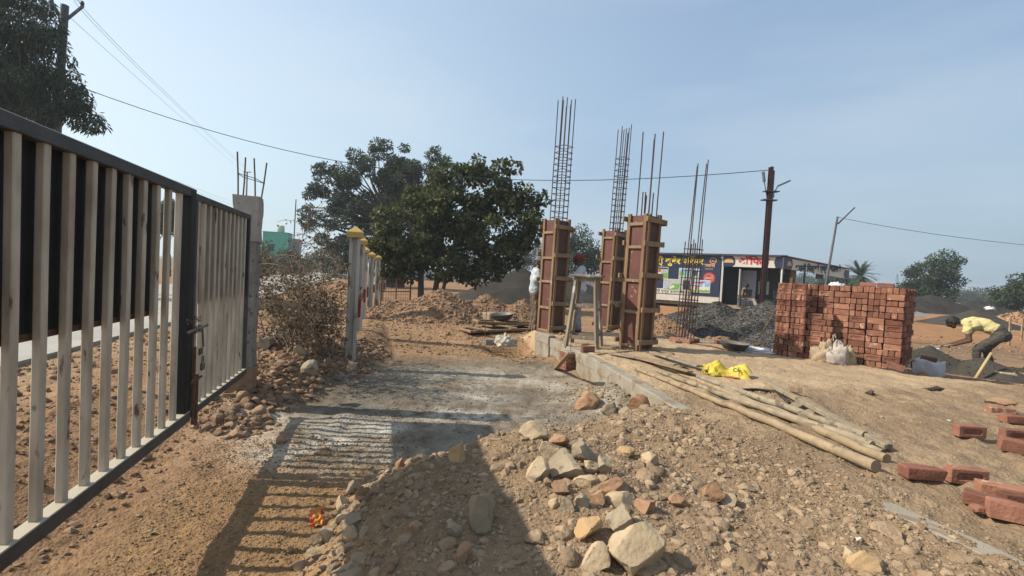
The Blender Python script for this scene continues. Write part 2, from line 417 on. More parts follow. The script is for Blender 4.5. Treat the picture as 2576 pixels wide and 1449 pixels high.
# ------------------------------------------------------------------ the concrete road behind the gate
ROADC = mat('road_concrete', (0.37, 0.345, 0.30), (0.46, 0.43, 0.38), scale=1.4, bump=0.15, bscale=30, rough=0.9)
b = MB()
us = [-12+3*k for k in range(60)]
for k in range(len(us)-1):
    a0, a1 = us[k]+0.006, us[k+1]-0.006
    for (ua, ub, va, vb) in ((a0, a1, -3.85, -6.55), (a0, a1, -6.57, -9.3)):
        q = [XY(ua, va), XY(ub, va), XY(ub, vb), XY(ua, vb)]
        vs = [(p[0], p[1], 0.335) for p in q]+[(p[0], p[1], 0.10) for p in q]
        b.add(vs, [(0, 1, 2, 3), (0, 4, 5, 1), (2, 6, 7, 3), (3, 7, 4, 0), (1, 5, 6, 2)])
b.build('road', ROADC)['kind'] = 'structure'

# ------------------------------------------------------------------ plinth kerb
CONC = mat('raw_concrete', (0.27, 0.235, 0.18), (0.37, 0.325, 0.255), scale=3.5, bump=0.5, bscale=45, rough=0.9, spots=((0.26, 0.19, 0.125), 5, 0.56))
def kerb():
    t = thing('concrete_kerb', 'long low concrete kerb wall edging the raised ground beside the drive', 'kerb')
    L = [(-1.0, .40), (0.4, .402), (1.4, .394), (2.1, .388), (2.3, .36), (3.0, .35), (3.65, .36), (3.8, .402), (4.6, .40), (5.4, .404), (6.3, .40), (7.2, .402), (8.0, .404), (8.45, .405)]
    segs = [L[:], [(8.46, .44), (9.05, .45)]]
    for si, sg in enumerate(segs):
        n = len(sg)*6 if si == 0 else 5
        uu = np.linspace(sg[0][0], sg[-1][0], n)
        vs = []; fs = []
        for i, u in enumerate(uu):
            vv = float(vplinth(u)) - (0.03 if si else 0.0)
            zt = float(np.interp(u, [q[0] for q in sg], [q[1] for q in sg])) + 0.004*math.sin(u*9)
            j = 0.006*math.sin(u*13+1)
            for (dv, z) in ((0.0+j, -0.35), (0.0+j, zt-0.17), (-0.012+j, zt-0.165), (-0.012+j, zt-0.01), (0.0, zt), (0.13, zt), (0.14, -0.3)):
                q = XY(u, vv+dv); vs.append((q[0], q[1], z))
        for i in range(n-1):
            for k in range(6): fs.append((i*7+k, i*7+k+1, i*7+8+k, i*7+7+k))
        fs.append(tuple(range(6, -1, -1))); fs.append(tuple(range((n-1)*7, n*7)))
        MB().add(vs, fs).build('kerb_section' if si == 0 else 'kerb_end_block', CONC, t)
kerb()
# ================================================================== steel gate
GCREAM = mat('gate_cream_paint', (0.66, 0.575, 0.45), (0.40, 0.325, 0.23), scale=8, rough=0.55, bump=0.12, bscale=30, stretch=(1, 1, 0.25),
             spots=((0.16, 0.09, 0.05), 20, 0.63), dust=((0.66, 0.58, 0.44), 0.9), spec=0.4, rseed=1)
GDARK = mat('gate_dark_paint', (0.05, 0.05, 0.05), (0.085, 0.08, 0.075), scale=9, rough=0.5, bump=0.1, dust=((0.60, 0.52, 0.38), 0.85))
GBLACK = mat('gate_black_sheet', (0.012, 0.012, 0.012), (0.02, 0.02, 0.019), scale=3, rough=0.6, bump=0.05, spots=((0.12, 0.06, 0.03), 14, 0.75))
IRON = mat('rusty_iron', (0.10, 0.055, 0.035), (0.19, 0.10, 0.06), scale=30, rough=0.8, bump=0.3, bscale=120)
STEEL = mat('worn_steel', (0.16, 0.15, 0.14), (0.28, 0.26, 0.24), scale=20, rough=0.45, metal=0.7, bump=0.1)
gx0, gy0 = XY(3.87, -1.32); rs = random.Random(4)
def slat(x, t, par, h0=0.49, h1=2.025):
    b = MB(); bw = rs.uniform(-.007, .007); hx, hy = .0195, .0165; c = .004; vs = []; fs = []
    for i_ in range(7):
        k_ = i_/6; z_ = h0+(h1-h0)*k_; dx_ = bw*math.sin(k_*math.pi)+rs.uniform(-.0012, .0012)
        for (px_, py_) in ((-hx+c, -hy), (hx-c, -hy), (hx, -hy+c), (hx, hy-c), (hx-c, hy), (-hx+c, hy), (-hx, hy-c), (-hx, -hy+c)): vs.append((px_+dx_, py_, z_))
    for i_ in range(6):
        for k_ in range(8): fs.append((i_*8+k_, i_*8+(k_+1) % 8, i_*8+8+(k_+1) % 8, i_*8+8+k_))
    b.add(vs, fs)
    o = b.build('slat', GCREAM, par); o.location = (x, 0, 0); o.rotation_euler = (0, 0, t)
    return o
L1 = thing('steel_gate_leaf', 'large cream barred steel gate leaf with black sheet behind its upper half', 'gate', (gx0, gy0, 0), GATE_ROT, 'leaves of the steel gate')
for k in range(-3, 10): slat(-1.70+0.164*k+rs.uniform(-.004, .004), rs.uniform(-.09, .09), L1)
MB().box((-1.28, 0, 2.052), (2.56, 0.056, 0.062), ch=0.004).build('top_rail', GDARK, L1)
MB().box((-1.28, -0.004, 0.455), (2.52, 0.07, 0.074), ch=0.004).build('bottom_rail', GDARK, L1)
MB().box((-0.058, 0, 1.25), (0.086, 0.06, 1.64), ch=0.004).build('black_stile', GBLACK, L1)
MB().box((-2.57, 0, 1.25), (0.07, 0.06, 1.64), ch=0.004).build('hinge_stile', GDARK, L1)
b = MB(); b.box((-1.47, 0.034, 1.645), (2.10, 0.004, 0.77))
for k in range(9): b.box((-2.4+0.235*k, 0.0365, 1.645), (0.03, 0.008, 0.77))
b.build('black_sheet', GBLACK, L1)
MB().box((-0.44, 0.034, 1.645), (0.02, 0.012, 0.77)).build('rusty_edge_angle', IRON, L1)
MB().box((-1.47, 0.034, 1.245), (2.10, 0.012, 0.03)).build('sheet_edge', IRON, L1)
L2 = thing('steel_gate_leaf', 'smaller cream barred gate leaf hinged on the rough concrete pillar', 'gate', (gx0, gy0, 0), GATE_ROT, 'leaves of the steel gate')
for k in range(11): slat(0.10+0.124*k+rs.uniform(-.004, .004), rs.uniform(-.09, .09), L2)
MB().box((0.735, 0, 2.035), (1.49, 0.05, 0.05), ch=0.004).build('top_rail', GDARK, L2)
MB().box((0.735, -0.004, 0.462), (1.45, 0.066, 0.06), ch=0.004).build('bottom_rail', GDARK, L2)
MB().box((0.03, 0, 1.23), (0.045, 0.05, 1.58), ch=0.004).build('lock_stile', GDARK, L2)
MB().box((1.455, 0, 1.23), (0.04, 0.05, 1.56), ch=0.004).build('hinge_stile', GDARK, L2)
MB().box((0.80, 0.032, 1.645), (1.28, 0.004, 0.77)).build('black_sheet', GBLACK, L2)
# bolts and latch
b = MB(); b.tube([(-0.12, -0.045, 1.075), (0.22, -0.05, 1.085)], 0.012, 8); b.box((0.1, -0.04, 1.075), (0.03, 0.02, 0.05)); b.box((0.0, -0.042, 1.075), (0.03, 0.02, 0.05))
b.tube([(0.12, -0.05, 1.08), (0.13, -0.058, 0.93)], 0.008, 6)
b.build('sliding_bolt', STEEL, L1)
b = MB(); b.tube([(-0.06, -0.045, 0.70), (0.13, -0.05, 0.71)], 0.011, 8); b.tube([(0.06, -0.045, 0.74), (0.06, -0.045, 0.36)], 0.013, 8)
b.tube([(0.01, -0.042, 0.95), (0.01, -0.042, 0.38)], 0.011, 8)
b.build('drop_bolt', IRON, L1)
MB().box((0.12, -0.045, 0.90), (0.075, 0.006, 0.05)).build('hasp_plate', IRON, L1)
b = MB()
for k in range(4):
    a = [(-0.13+0.03*i, -0.04+0.008*math.sin(i*2+k), 1.13+0.012*k+0.01*math.sin(i*1.3+k)) for i in range(9)]
    b.tube(a, 0.0025, 5)
b.build('tie_wire', IRON, L1)
p = thing('padlock', 'small steel padlock hanging from the gate latch', 'padlock', (gx0+0.12*DD[0]+0.06*NN[0], gy0+0.12*DD[1]+0.06*NN[1], 0.75), GATE_ROT)
MB().box((0, 0, 0.035), (0.05, 0.022, 0.055), ch=0.006).build('lock_body', STEEL, p)
MB().tube([(-0.016, 0, 0.05)]+[(0.016*math.cos(a), 0, 0.10+0.016*math.sin(a)) for a in np.linspace(math.pi, 0, 7)]+[(0.016, 0, 0.05)], 0.005, 6).build('shackle', STEEL, p)

# ------------------------------------------------------------------ rough concrete gate pillar
PILC = mat('pillar_concrete', (0.23, 0.205, 0.175), (0.33, 0.295, 0.25), scale=5, bump=0.9, bscale=24, rough=0.95, bdist=0.03, spots=((0.13, 0.115, 0.095), 16, 0.62))
PILB = mat('pillar_foot_plaster', (0.33, 0.21, 0.12), (0.24, 0.16, 0.10), scale=6, bump=0.8, bscale=22, rough=0.95, bdist=0.02)
pp = gp(596, 985, .2)
pil = thing('gate_pillar', 'rough unplastered concrete gate pillar with rusty rods sticking out on top', 'pillar', (pp.x, pp.y+0.10, 0), GATE_ROT)
def rough_column(w, d, z0, z1, seed, taper=0.0, amp=0.008, n=26, k=6):
    vs = []; fs = []; ring = []
    per = 4*k
    for i in range(n+1):
        z = z0+(z1-z0)*i/n; s = 1-taper*i/n
        for j in range(per):
            e, q = divmod(j, k); t = q/k*2-1
            x, y = [(t, -1), (1, t), (-t, 1), (-1, -t)][e]
            h = float(vnoise([x*2.3+z*5+seed], [y*2.3+z*3.1], seed)[0])-0.5
            h += 0.5*(float(vnoise([x*5+z*14+seed], [y*5-z*11], seed+3)[0])-0.5)
            vs.append((x*w/2*s+x*h*amp*2, y*d/2*s+y*h*amp*2, z+0.004*h))
    for i in range(n):
        for j in range(per): fs.append((i*per+j, i*per+(j+1) % per, (i+1)*per+(j+1) % per, (i+1)*per+j))
    fs.append(tuple(range(n*per, (n+1)*per)))
    return vs, fs
MB().add(*rough_column(0.205, 0.21, 0.0, 1.80, 3)).build('lower_shaft', PILC, pil)
PILC2 = mat('pillar_head_concrete', (0.36, 0.33, 0.28), (0.47, 0.43, 0.37), scale=5, bump=0.7, bscale=24, rough=0.95, bdist=0.02, spots=((0.2, 0.17, 0.14), 11, 0.63))
MB().add(*rough_column(0.232, 0.235, 1.80, 2.275, 8, amp=0.01, n=10)).build('cast_head', PILC2, pil)
MB().add(*rough_column(0.24, 0.25, -0.05, 0.46, 5, amp=0.012, n=8)).build('plastered_foot', PILB, pil)
b = MB()
for (a, c) in (((-.09, .08, 2.2), (-.10, .10, 2.72)), ((.07, .08, 2.2), (.05, .06, 2.70)), ((.08, -.09, 2.2), (.13, -.13, 2.68)), ((-.08, -.08, 2.2), (.06, -.02, 2.70))):
    m = [(a[i]+c[i])/2+(0.015 if i == 0 else 0) for i in range(3)]
    o = MB().tube([a, m, c], 0.008, 7).build('starter_rod', IRON, pil)
MB().tube([(-.095, .095, 2.50), (.07, .08, 2.49), (.12, -.12, 2.45), (-.05, -.06, 2.47), (-.095, .095, 2.50)], 0.004, 5).build('rod_tie', IRON, pil)

# ------------------------------------------------------------------ fence posts with yellow caps
POSTC = mat('post_limewash', (0.43, 0.39, 0.32), (0.58, 0.53, 0.45), scale=5, bump=0.3, bscale=40, rough=0.9, stretch=(1, 1, 0.3), spots=((0.24, 0.20, 0.15), 8, 0.56), rseed=1)
CAPY = mat('post_cap_ochre', (0.60, 0.40, 0.12), (0.50, 0.33, 0.11), scale=9, bump=0.15, rough=0.8)
REDP = mat('red_paint', (0.34, 0.035, 0.025), (0.26, 0.03, 0.02), scale=12, bump=0.1, rough=0.7)
words = ['nearest fence post with ochre pyramid cap and dry creeper round its foot', 'second fence post with ochre cap, just behind the nearest one', 'third fence post with ochre cap, counted from the dry bush',
         'fourth fence post with ochre cap, counted from the dry bush', 'fifth fence post with ochre cap, counted from the dry bush', 'sixth fence post with ochre cap, counted from the dry bush', 'farthest fence post with ochre cap, near the iron mesh gate']
proto = None
for i, (px, yy, pyc) in enumerate([(895, 7.2, 569), (910, 9.6, 594), (919, 12.0, 620), (936, 14.6, 633), (952, 16.8, 641), (963, 19.2, 655), (969, 26, 662)]):
    q = dp(px, pyc, yy); zb = gzz(q.x, q.y)-0.05; zs = (q.z-zb)/1.915
    if proto is None:
        proto = thing('fence_post', words[0], 'fence post', (q.x, q.y, zb), GATE_ROT+0.04, 'limewashed fence posts with ochre caps')
        b = MB(); H = 1.75
        prof = [(-.082, -.082), (.082, -.082), (.082, -.03), (.05, -.03), (.05, .03), (.082, .03), (.082, .082), (-.082, .082), (-.082, .03), (-.05, .03), (-.05, -.03), (-.082, -.03)]; prof = [(a*.98, c*.98) for a, c in prof]
        n = len(prof)
        b.add([(x, y, 0) for x, y in prof]+[(x, y, H) for x, y in prof], [(k, (k+1) % n, n+(k+1) % n, n+k) for k in range(n)]+[tuple(range(n, 2*n))])
        b.build('shaft', POSTC, proto)
        b = MB(); w = 0.122; z = H
        vs = [(-w, -w, z), (w, -w, z), (w, w, z), (-w, w, z), (-w, -w, z+.075), (w, -w, z+.075), (w, w, z+.075), (-w, w, z+.075), (-w*.92, -w*.92, z+.085), (w*.92, -w*.92, z+.085), (w*.92, w*.92, z+.085), (-w*.92, w*.92, z+.085), (0, 0, z+.165)]
        b.add(vs, [(3, 2, 1, 0)]+[(k, (k+1) % 4, 4+(k+1) % 4, 4+k) for k in range(4)]+[(4+k, 4+(k+1) % 4, 8+(k+1) % 4, 8+k) for k in range(4)]+[(8+k, 8+(k+1) % 4, 12) for k in range(4)])
        b.build('pyramid_cap', CAPY, proto)
        MB().box((-0.03, -0.10, 0.75), (0.08, 0.05, 0.26), ch=.004).build('red_bracket', REDP, proto); proto.scale = (1, 1, zs)
    else:
        o = dup(proto, (q.x, q.y, zb), GATE_ROT+0.04+rs.uniform(-.03, .03), words[i]); o.scale = (1, 1, zs)

# ------------------------------------------------------------------ dry thorn bush
def dry_bush():
    R = random.Random(11); base = dp(762, 850, 6.7); zb = gzz(base.x, base.y)
    t = thing('dry_bush', 'tangled dry thorn bush with withered brown leaves between pillar and fence post', 'bush', (base.x, base.y, zb-0.03))
    tw = MB(); lv = []; lf = []
    def leaf(p, s):
        d = Vector((R.uniform(-1, 1), R.uniform(-1, 1), R.uniform(-1.4, .3))).normalized(); e = d.cross(Vector((R.uniform(-1, 1), R.uniform(-1, 1), R.uniform(-1, 1)))).normalized()
        n = len(lv); c = d.cross(e)*s*.3
        for q in (p, p+d*s*.5+e*s*.3+c, p+d*s, p+d*s*.5-e*s*.3+c): lv.append(tuple(q))
        lf.append((n, n+1, n+2, n+3))
    def branch(p, d, L, r, lvl):
        pts = [p]; n = max(4, int(L/0.09)); cur = p.copy(); dr = d.copy()
        for i in range(n):
            dr = (dr+Vector((R.uniform(-.24, .24), R.uniform(-.24, .24), R.uniform(-.20, .12)-0.05*lvl))).normalized()
            cur = cur+dr*L/n
            if cur.x > .50: dr.x = -abs(dr.x)*.6-.1; cur.x = .50
            if cur.z < 0.02: cur.z = 0.02+R.uniform(0, .05); dr.z = abs(dr.z)*.4
            pts.append(cur.copy())
            if lvl < 2 and R.random() < (.8 if lvl == 0 else .5):
                sd = (dr+Vector((R.uniform(-1, 1), R.uniform(-1, 1), R.uniform(-.7, .8)))).normalized()
                branch(cur.copy(), sd, L*R.uniform(.22, .5), r*.5, lvl+1)
            if lvl > 0:
                dens = 0.34 if (cur.z < 1.3) else .36
                for _ in range(3 if cur.z < 1.2 else 2):
                    if R.random() < dens: leaf(cur+Vector((R.uniform(-.03, .03), R.uniform(-.03, .03), R.uniform(-.03, .03))), R.uniform(.03, .062))
        tw.tube(pts, [max(.0022, r*(1-.75*i/(len(pts)-1))) for i in range(len(pts))], 4, cap=False)
    for k in range(26):
        p = Vector((R.uniform(-.65, .5), R.uniform(-.35, .5), 0.0))
        d = Vector((R.uniform(-.8, .45), R.uniform(-.4, .4), R.uniform(.5, 1.3))).normalized()
        branch(p, (d+Vector((0, 0, .5 if k % 2 else 0))).normalized(), R.uniform(.8, 1.45) if k % 2 == 0 else R.uniform(1.3, 2.0), R.uniform(.006, .011), 0)
    for (p, d, L) in (((-.1, 0, .2), (-.10, 0, 1), 2.05), ((-.3, 0, .3), (.15, .1, 1), 1.9), ((-.6, .1, .2), (-.35, 0, 1), 1.75), ((.2, 0, .2), (-.3, 0, 1), 1.7), ((-.4, 0, .9), (-1, -.1, .35), .7), ((-.2, -.1, 1.2), (-1, 0, .2), .8)):
        branch(Vector(p), Vector(d).normalized(), L, .010, 1)
    tw.tube([(-.15, -.1, .50), (.2, -.12, .47), (.62, -.1, .45)], .014, 6)
    tw.tube([(-.95, .1, 1.05), (-.5, 0, .85), (-.2, -.05, .62), (0, 0, .3)], .012, 6)
    tw.tube([(-.35, 0, 1.35), (-.55, 0, 1.12), (-.85, 0, .85)], .008, 6)
    tw.build('branches', mat('dry_twig', (.19, .145, .10), (.30, .235, .165), scale=14, bump=.2), t)
    np_mesh('withered_leaves', lv, lf, mat('withered_leaf', (.14, .098, .06), (.26, .185, .115), scale=2, island=.6, bump=0, rough=.8, leaf=.2), t)
dry_bush()
# ================================================================== rubble, stones, single rocks
STONE = mat('rubble_stone', (0.285, 0.20, 0.127), (0.39, 0.285, 0.185), scale=9, bump=0.6, bscale=70, rough=0.95, island=0.26, bdist=.01, spec=.1)
STONER = mat('red_rubble_stone', (0.25, 0.155, 0.095), (0.34, 0.225, 0.145), scale=9, bump=0.6, bscale=70, rough=0.95, island=0.3, bdist=.01, spec=.1)
GRAV = mat('grey_gravel', (0.13, 0.125, 0.115), (0.22, 0.21, 0.195), scale=9, bump=0.4, bscale=70, rough=0.9, island=0.5, spec=.2)
def stuff_at(name, label, cat, n, ufun, smin, smax, m, seed, power=2.6, sub=1, keep=None, **kw):
    r = np.random.RandomState(seed); x, y = ufun(r, n)
    if keep is not None:
        k = keep(x, y, r); x, y = x[k], y[k]
    s = smin*(1-r.uniform(0, 1, len(x))*(1-(smin/smax)**power))**(-1/power)
    P = np.stack([x, y, gz(x, y)], 1)
    o = scatter(name, P, s, m, sub=sub, seed=seed, **kw); tag(o, label, cat, kind='stuff'); return o
def UVbox(u0, u1, v0, v1):
    def f(r, n): return XY(r.uniform(u0, u1, n), r.uniform(v0, v1, n))
    return f
def in_mound(x, y, r):
    u, v = UV(x, y); m = mound(u, v); return (m > 0.015)*(r.uniform(0, 1, len(x)) < 0.25+0.75*sst(0, .1, m))*(v < vplinth(u)-0.02)
stuff_at('rubble_heap', 'heap of brown earth clods and small stones in the foreground', 'rubble', 26000, UVbox(0.9, 4.95, -0.5, 2.8), .006, .045, STONE, 3, keep=in_mound, power=2.3, sink=.45)
stuff_at('rubble_clods', 'larger broken stones strewn over the foreground rubble heap', 'rubble', 900, UVbox(0.9, 4.9, -0.5, 2.75), .020, .058, STONE, 4, keep=in_mound, sub=2, power=2.2, cuts=8, sink=.6)
def right_toe(x, y, r):
    u, v = UV(x, y); return r.uniform(0, 1, len(x)) < np.exp(-((v-2.75)/.28)**2)*(u < 4.3)
stuff_at('scattered_clods', 'loose clods spilling from the rubble onto the raised ground', 'rubble', 4200, UVbox(0.9, 4.4, 2.3, 3.5), .006, .03, STONE, 5, keep=right_toe)
def bank(x, y, r):
    u, v = UV(x, y); vb = np.interp(u, [4.5, 5.2, 6.3, 7.6, 9.0, 11], [-1.15, -0.95, -0.65, -0.1, 0.25, 0.5]); return r.uniform(0, 1, len(x)) < sst(4.35, 4.8, u+0.4*(v+.9))*sst(0.15, -0.15, v-vb+0.08*np.sin(u*5))*sst(-1.9, -1.4, v)
stuff_at('bank_rubble', 'bank of reddish stones at the foot of the gate pillar', 'rubble', 11000, UVbox(4.2, 9.0, -1.9, 0.6), .012, .085, STONER, 6, keep=bank, power=2.0)
stuff_at('bank_stones', 'bigger broken stones on the bank below the dry bush', 'rubble', 600, UVbox(4.6, 8.2, -1.6, 0.35), .04, .085, STONER, 7, keep=bank, sub=2, power=2.0, cuts=8)
def kerbheap(x, y, r):
    u, v = UV(x, y); return r.uniform(0, 1, len(x)) < np.exp(-((u-5.25)/.62)**2-((v-2.68)/.38)**2)*(v < vplinth(u)-.02)
stuff_at('kerb_rubble', 'small heap of clods lying against the concrete kerb', 'rubble', 2600, UVbox(4.1, 6.6, 1.8, 3.2), .010, .06, STONE, 8, keep=kerbheap, power=2.0)
def drivek(x, y, r):
    u, v = UV(x, y); return (mound(u, v) < .02)*(r.uniform(0, 1, len(x)) < .35+.65*(fbm(x, y, 1.6, 3, 5) > .05))
stuff_at('drive_gravel', 'dark gravel trodden into the grey drive', 'gravel', 7000, UVbox(3.6, 8.8, -0.4, 3.05), .005, .022, GRAV, 9, keep=drivek)
stuff_at('pebbles', 'small pebbles scattered over the ochre earth beside the gate', 'pebbles', 2600, UVbox(1.3, 5.2, -1.9, 0.4), .005, .03, STONE, 10, keep=lambda x, y, r: mound(*UV(x, y)) < .03, power=2.8)
stuff_at('soil_crumbs', 'crumbly ochre soil grains on the ground beside the gate', 'crumbs', 17000, UVbox(1.5, 4.6, -1.35, 0.3), .003, .014, mat('ochre_crumb', (.26, .165, .09), (.36, .235, .13), scale=9, bump=0, rough=.95, island=.3, spec=.1), 11, keep=lambda x, y, r: mound(*UV(x, y)) < .05, power=2.2)
stuff_at('verge_stones', 'stones and clods on the verge behind the gate bars', 'rubble', 2600, UVbox(1.5, 9.5, -3.8, -1.5), .012, .06, STONER, 12, power=2.2)
def plk(x, y, r):
    u, v = UV(x, y); return (v > vplinth(u)+.15)*(r.uniform(0, 1, len(x)) < .25+.75*(fbm(x, y, 1.3, 3, 15) > .12))
stuff_at('earth_crumbs', 'crumbs of dry earth on the trodden raised ground', 'crumbs', 11000, UVbox(1.0, 9.5, 2.9, 8.5), .005, .026, STONE, 13, keep=plk, power=2.8, squash=.6)
def nk(x, y, r): return r.uniform(0, 1, len(x)) < .8
stuff_at('far_rubble', 'broken stones and clods strewn before the soil heap', 'rubble', 3600, lambda r, n: (r.uniform(-3.4, 1.2, n), r.uniform(8.8, 13.5, n)), .012, .06, STONER, 14, power=2.3)
stuff_at('right_rubble', 'loose clods on the low ground by the mixing place', 'rubble', 3200, lambda r, n: (r.uniform(6.6, 20, n), r.uniform(7.8, 17, n)), .015, .06, STONER, 16, power=2.4)

stuff_at('rubble_lumps', 'big half buried earth lumps in the foreground rubble heap', 'rubble', 230, UVbox(1.1, 4.7, -0.3, 2.7), .045, .095, mat('earth_lump', (.27, .185, .115), (.37, .265, .17), scale=11, bump=.9, bscale=40, rough=.95, island=.25, spec=.1, bdist=.015), 19, keep=in_mound, sub=3, power=1.8, cuts=9, sink=.75)
def lefttoe(x, y, r):
    u, v = UV(x, y); m = mound(u, v); return (m > .004)*(m < .16)*(v < 1.2)*(r.uniform(0, 1, len(x)) < .75)
stuff_at('toe_stones', 'stones lying along the left foot of the foreground rubble heap', 'rubble', 1500, UVbox(1.2, 4.4, -0.55, 1.2), .016, .055, STONE, 17, keep=lefttoe, sub=2, power=1.8, cuts=8, sink=.35)
# -------- rocks that can be told apart (box in the picture: x0, x1, y0, y1)
RK = {k: mat('rock_'+k, a, b_, scale=7, bump=.7, bscale=34, rough=.95, bdist=.012, spots=(s, 13, .62), spec=.1, rseed=1) for k, a, b_, s in (
    ('beige', (.45, .335, .205), (.54, .415, .27), (.36, .25, .15)), ('brown', (.34, .20, .115), (.43, .265, .16), (.25, .15, .09)),
    ('grey', (.33, .26, .175), (.42, .34, .235), (.24, .18, .12)), ('orange', (.46, .295, .145), (.52, .36, .20), (.38, .25, .14)))}
def Zr(x0, x1, y0, y1): return (1207.4+x0*.30553, 1207.4+x1*.30553, 1006.2+y0*.30553, 1006.2+y1*.30553)
def Zl(x0, x1, y0, y1): return (603.7+x0*.30553, 603.7+x1*.30553, 1006.2+y0*.30553, 1006.2+y1*.30553)
ROCKS = [
 (Zr(312, 568, 165, 335), 'beige', 'pale rounded boulder at the top left of the rock pile'),
 (Zr(562, 742, 268, 392), 'brown', 'rust brown angular rock wedged behind the two-toned boulder'),
 (Zr(485, 690, 325, 500), 'beige', 'beige slanting rock leaning against the two-toned boulder'),
 (Zr(555, 855, 400, 680), 'grey', 'large rounded boulder with a grey chipped face in the middle of the pile'),
 (Zr(380, 575, 468, 690), 'beige', 'pale upright rock at the left flank of the pile'),
 (Zr(745, 960, 340, 520), 'grey', 'grey rock tilted behind the chipped boulder'),
 (Zr(850, 975, 485, 620), 'beige', 'small pale wedge rock right of the chipped boulder'),
 (Zr(965, 1080, 455, 625), 'grey', 'small upright grey rock, rightmost beside the chipped boulder'),
 (Zr(760, 985, 605, 745), 'beige', 'flat sunlit beige rock below the chipped boulder'),
 (Zr(975, 1220, 630, 755), 'brown', 'long low brownish rock right of the flat sunlit one'),
 (Zr(575, 770, 665, 805), 'brown', 'pinkish brown slab below the pale upright rock'),
 (Zr(1030, 1275, 730, 890), 'beige', 'pale angular block with a notched top'),
 (Zr(770, 905, 750, 890), 'grey', 'small dark grey lump in the hollow of the pile'),
 (Zr(905, 1035, 735, 870), 'brown', 'brown lump left of the notched pale block'),
 (Zr(560, 660, 795, 900), 'beige', 'small round pale stone, left one of a pair'),
 (Zr(650, 780, 790, 915), 'grey', 'small grey stone, right one of a pair'),
 (Zr(1270, 1450, 815, 940), 'brown', 'brown earthy lump right of the notched pale block'),
 (Zr(1030, 1285, 860, 1090), 'grey', 'craggy grey rock above the biggest boulder'),
 (Zr(780, 1020, 965, 1170), 'orange', 'orange tinted rock left of the biggest boulder'),
 (Zr(820, 1060, 1150, 1400), 'beige', 'pale squarish rock at the lower left of the biggest boulder'),
 (Zr(1030, 1520, 1000, 1440), 'beige', 'biggest pale boulder near the bottom of the picture'),
 (Zr(610, 780, 1020, 1120), 'beige', 'small whitish jagged stone left of the orange rock'),
 (Zr(1545, 1730, 770, 880), 'brown', 'small brown block alone on the right slope of the heap'),
 (Zr(1830, 2000, 670, 850), 'brown', 'dark red-brown lump on the right slope'),
 (Zr(1975, 2115, 760, 880), 'grey', 'round grey stone next to the dark red-brown lump'),
 (Zr(1330, 1480, 430, 540), 'beige', 'low pale stone half buried behind the pile'),
 (Zr(1120, 1280, 385, 470), 'orange', 'low ochre stone half buried behind the pile'),
 (Zr(985, 1140, 0, 135), 'grey', 'round boulder lying on the drive by the kerb'),
 (Zr(770, 985, -90, 110), 'brown', 'big crumbly brown boulder left of the round one by the kerb'),
 (Zr(1210, 1410, -60, 105), 'brown', 'crumbly brown boulder touching the kerb'),
 (Zr(1140, 1270, 62, 130), 'grey', 'flat grey stone between the boulders by the kerb'),
 (Zr(-90, 122, 705, 1070), 'grey', 'long grey slab standing on end in the dark earth'),
 (Zl(1705, 1875, 320, 525), 'orange', 'pointed triangular rock standing at the rear edge of the heap'),
 (Zl(300, 385, 280, 372), 'brown', 'small rock alone on the ground left of the gravel drive'),
 (Zl(780, 905, 790, 905), 'beige', 'rounded pale stone on the left edge of the heap'),
 (Zl(875, 1015, 650, 775), 'grey', 'sloping grey-brown stone above the rounded pale one on the left edge'),
 (Zl(955, 1085, 700, 820), 'brown', 'pinkish stone beside the sloping one on the left edge'),
 (Zl(850, 1000, 920, 1085), 'grey', 'dark-sided stone right of the crumpled wrapper'),
 (Zl(640, 780, 1050, 1180), 'beige', 'pale square stone below the crumpled wrapper'),
 (Zl(845, 985, 1010, 1170), 'beige', 'tilted stone right of the pale square one'),
 (Zl(1265, 1370, 470, 570), 'brown', 'brown stone on the rear rim left of the pointed rock'),
 (Zl(1400, 1500, 975, 1090), 'brown', 'lone brown stone in the shaded earth'),
 (Zl(1695, 1830, 995, 1130), 'grey', 'grey-brown stone just left of the standing slab'),
 (Zl(1765, 1900, 1160, 1340), 'brown', 'tall brown stone below the standing slab'),
 (Zl(1885, 1985, 1170, 1260), 'grey', 'small stone between slab and bottom edge'),
 (Zl(750, 990, 1320, 1449), 'grey', 'sloping stone at the bottom edge of the picture, left of centre'),
 ((2120, 2160, 1375, 1412), 'beige', 'pale block at the lower right of the clod field'),
 ((2135, 2205, 1385, 1440), 'orange', 'ochre stone at the lower right of the clod field'),
 ((2475, 2545, 1000, 1022), 'brown', 'broken dark lump on the raised ground at far right'),
 ((2495, 2570, 932, 958), 'beige', 'smooth pale boulder at the rim by the sand heap'),
 ((2305, 2330, 932, 948), 'brown', 'small brown stone in front of the white bag'),
 ((755, 795, 905, 945), 'grey', 'squarish stone on the bank under the dry bush'),
 ((870, 900, 905, 930), 'beige', 'pale stone at the foot of the nearest fence post'),
 ((740, 775, 865, 905), 'beige', 'tall pale stone standing behind the bank under the bush')]
rr = np.random.RandomState(77)
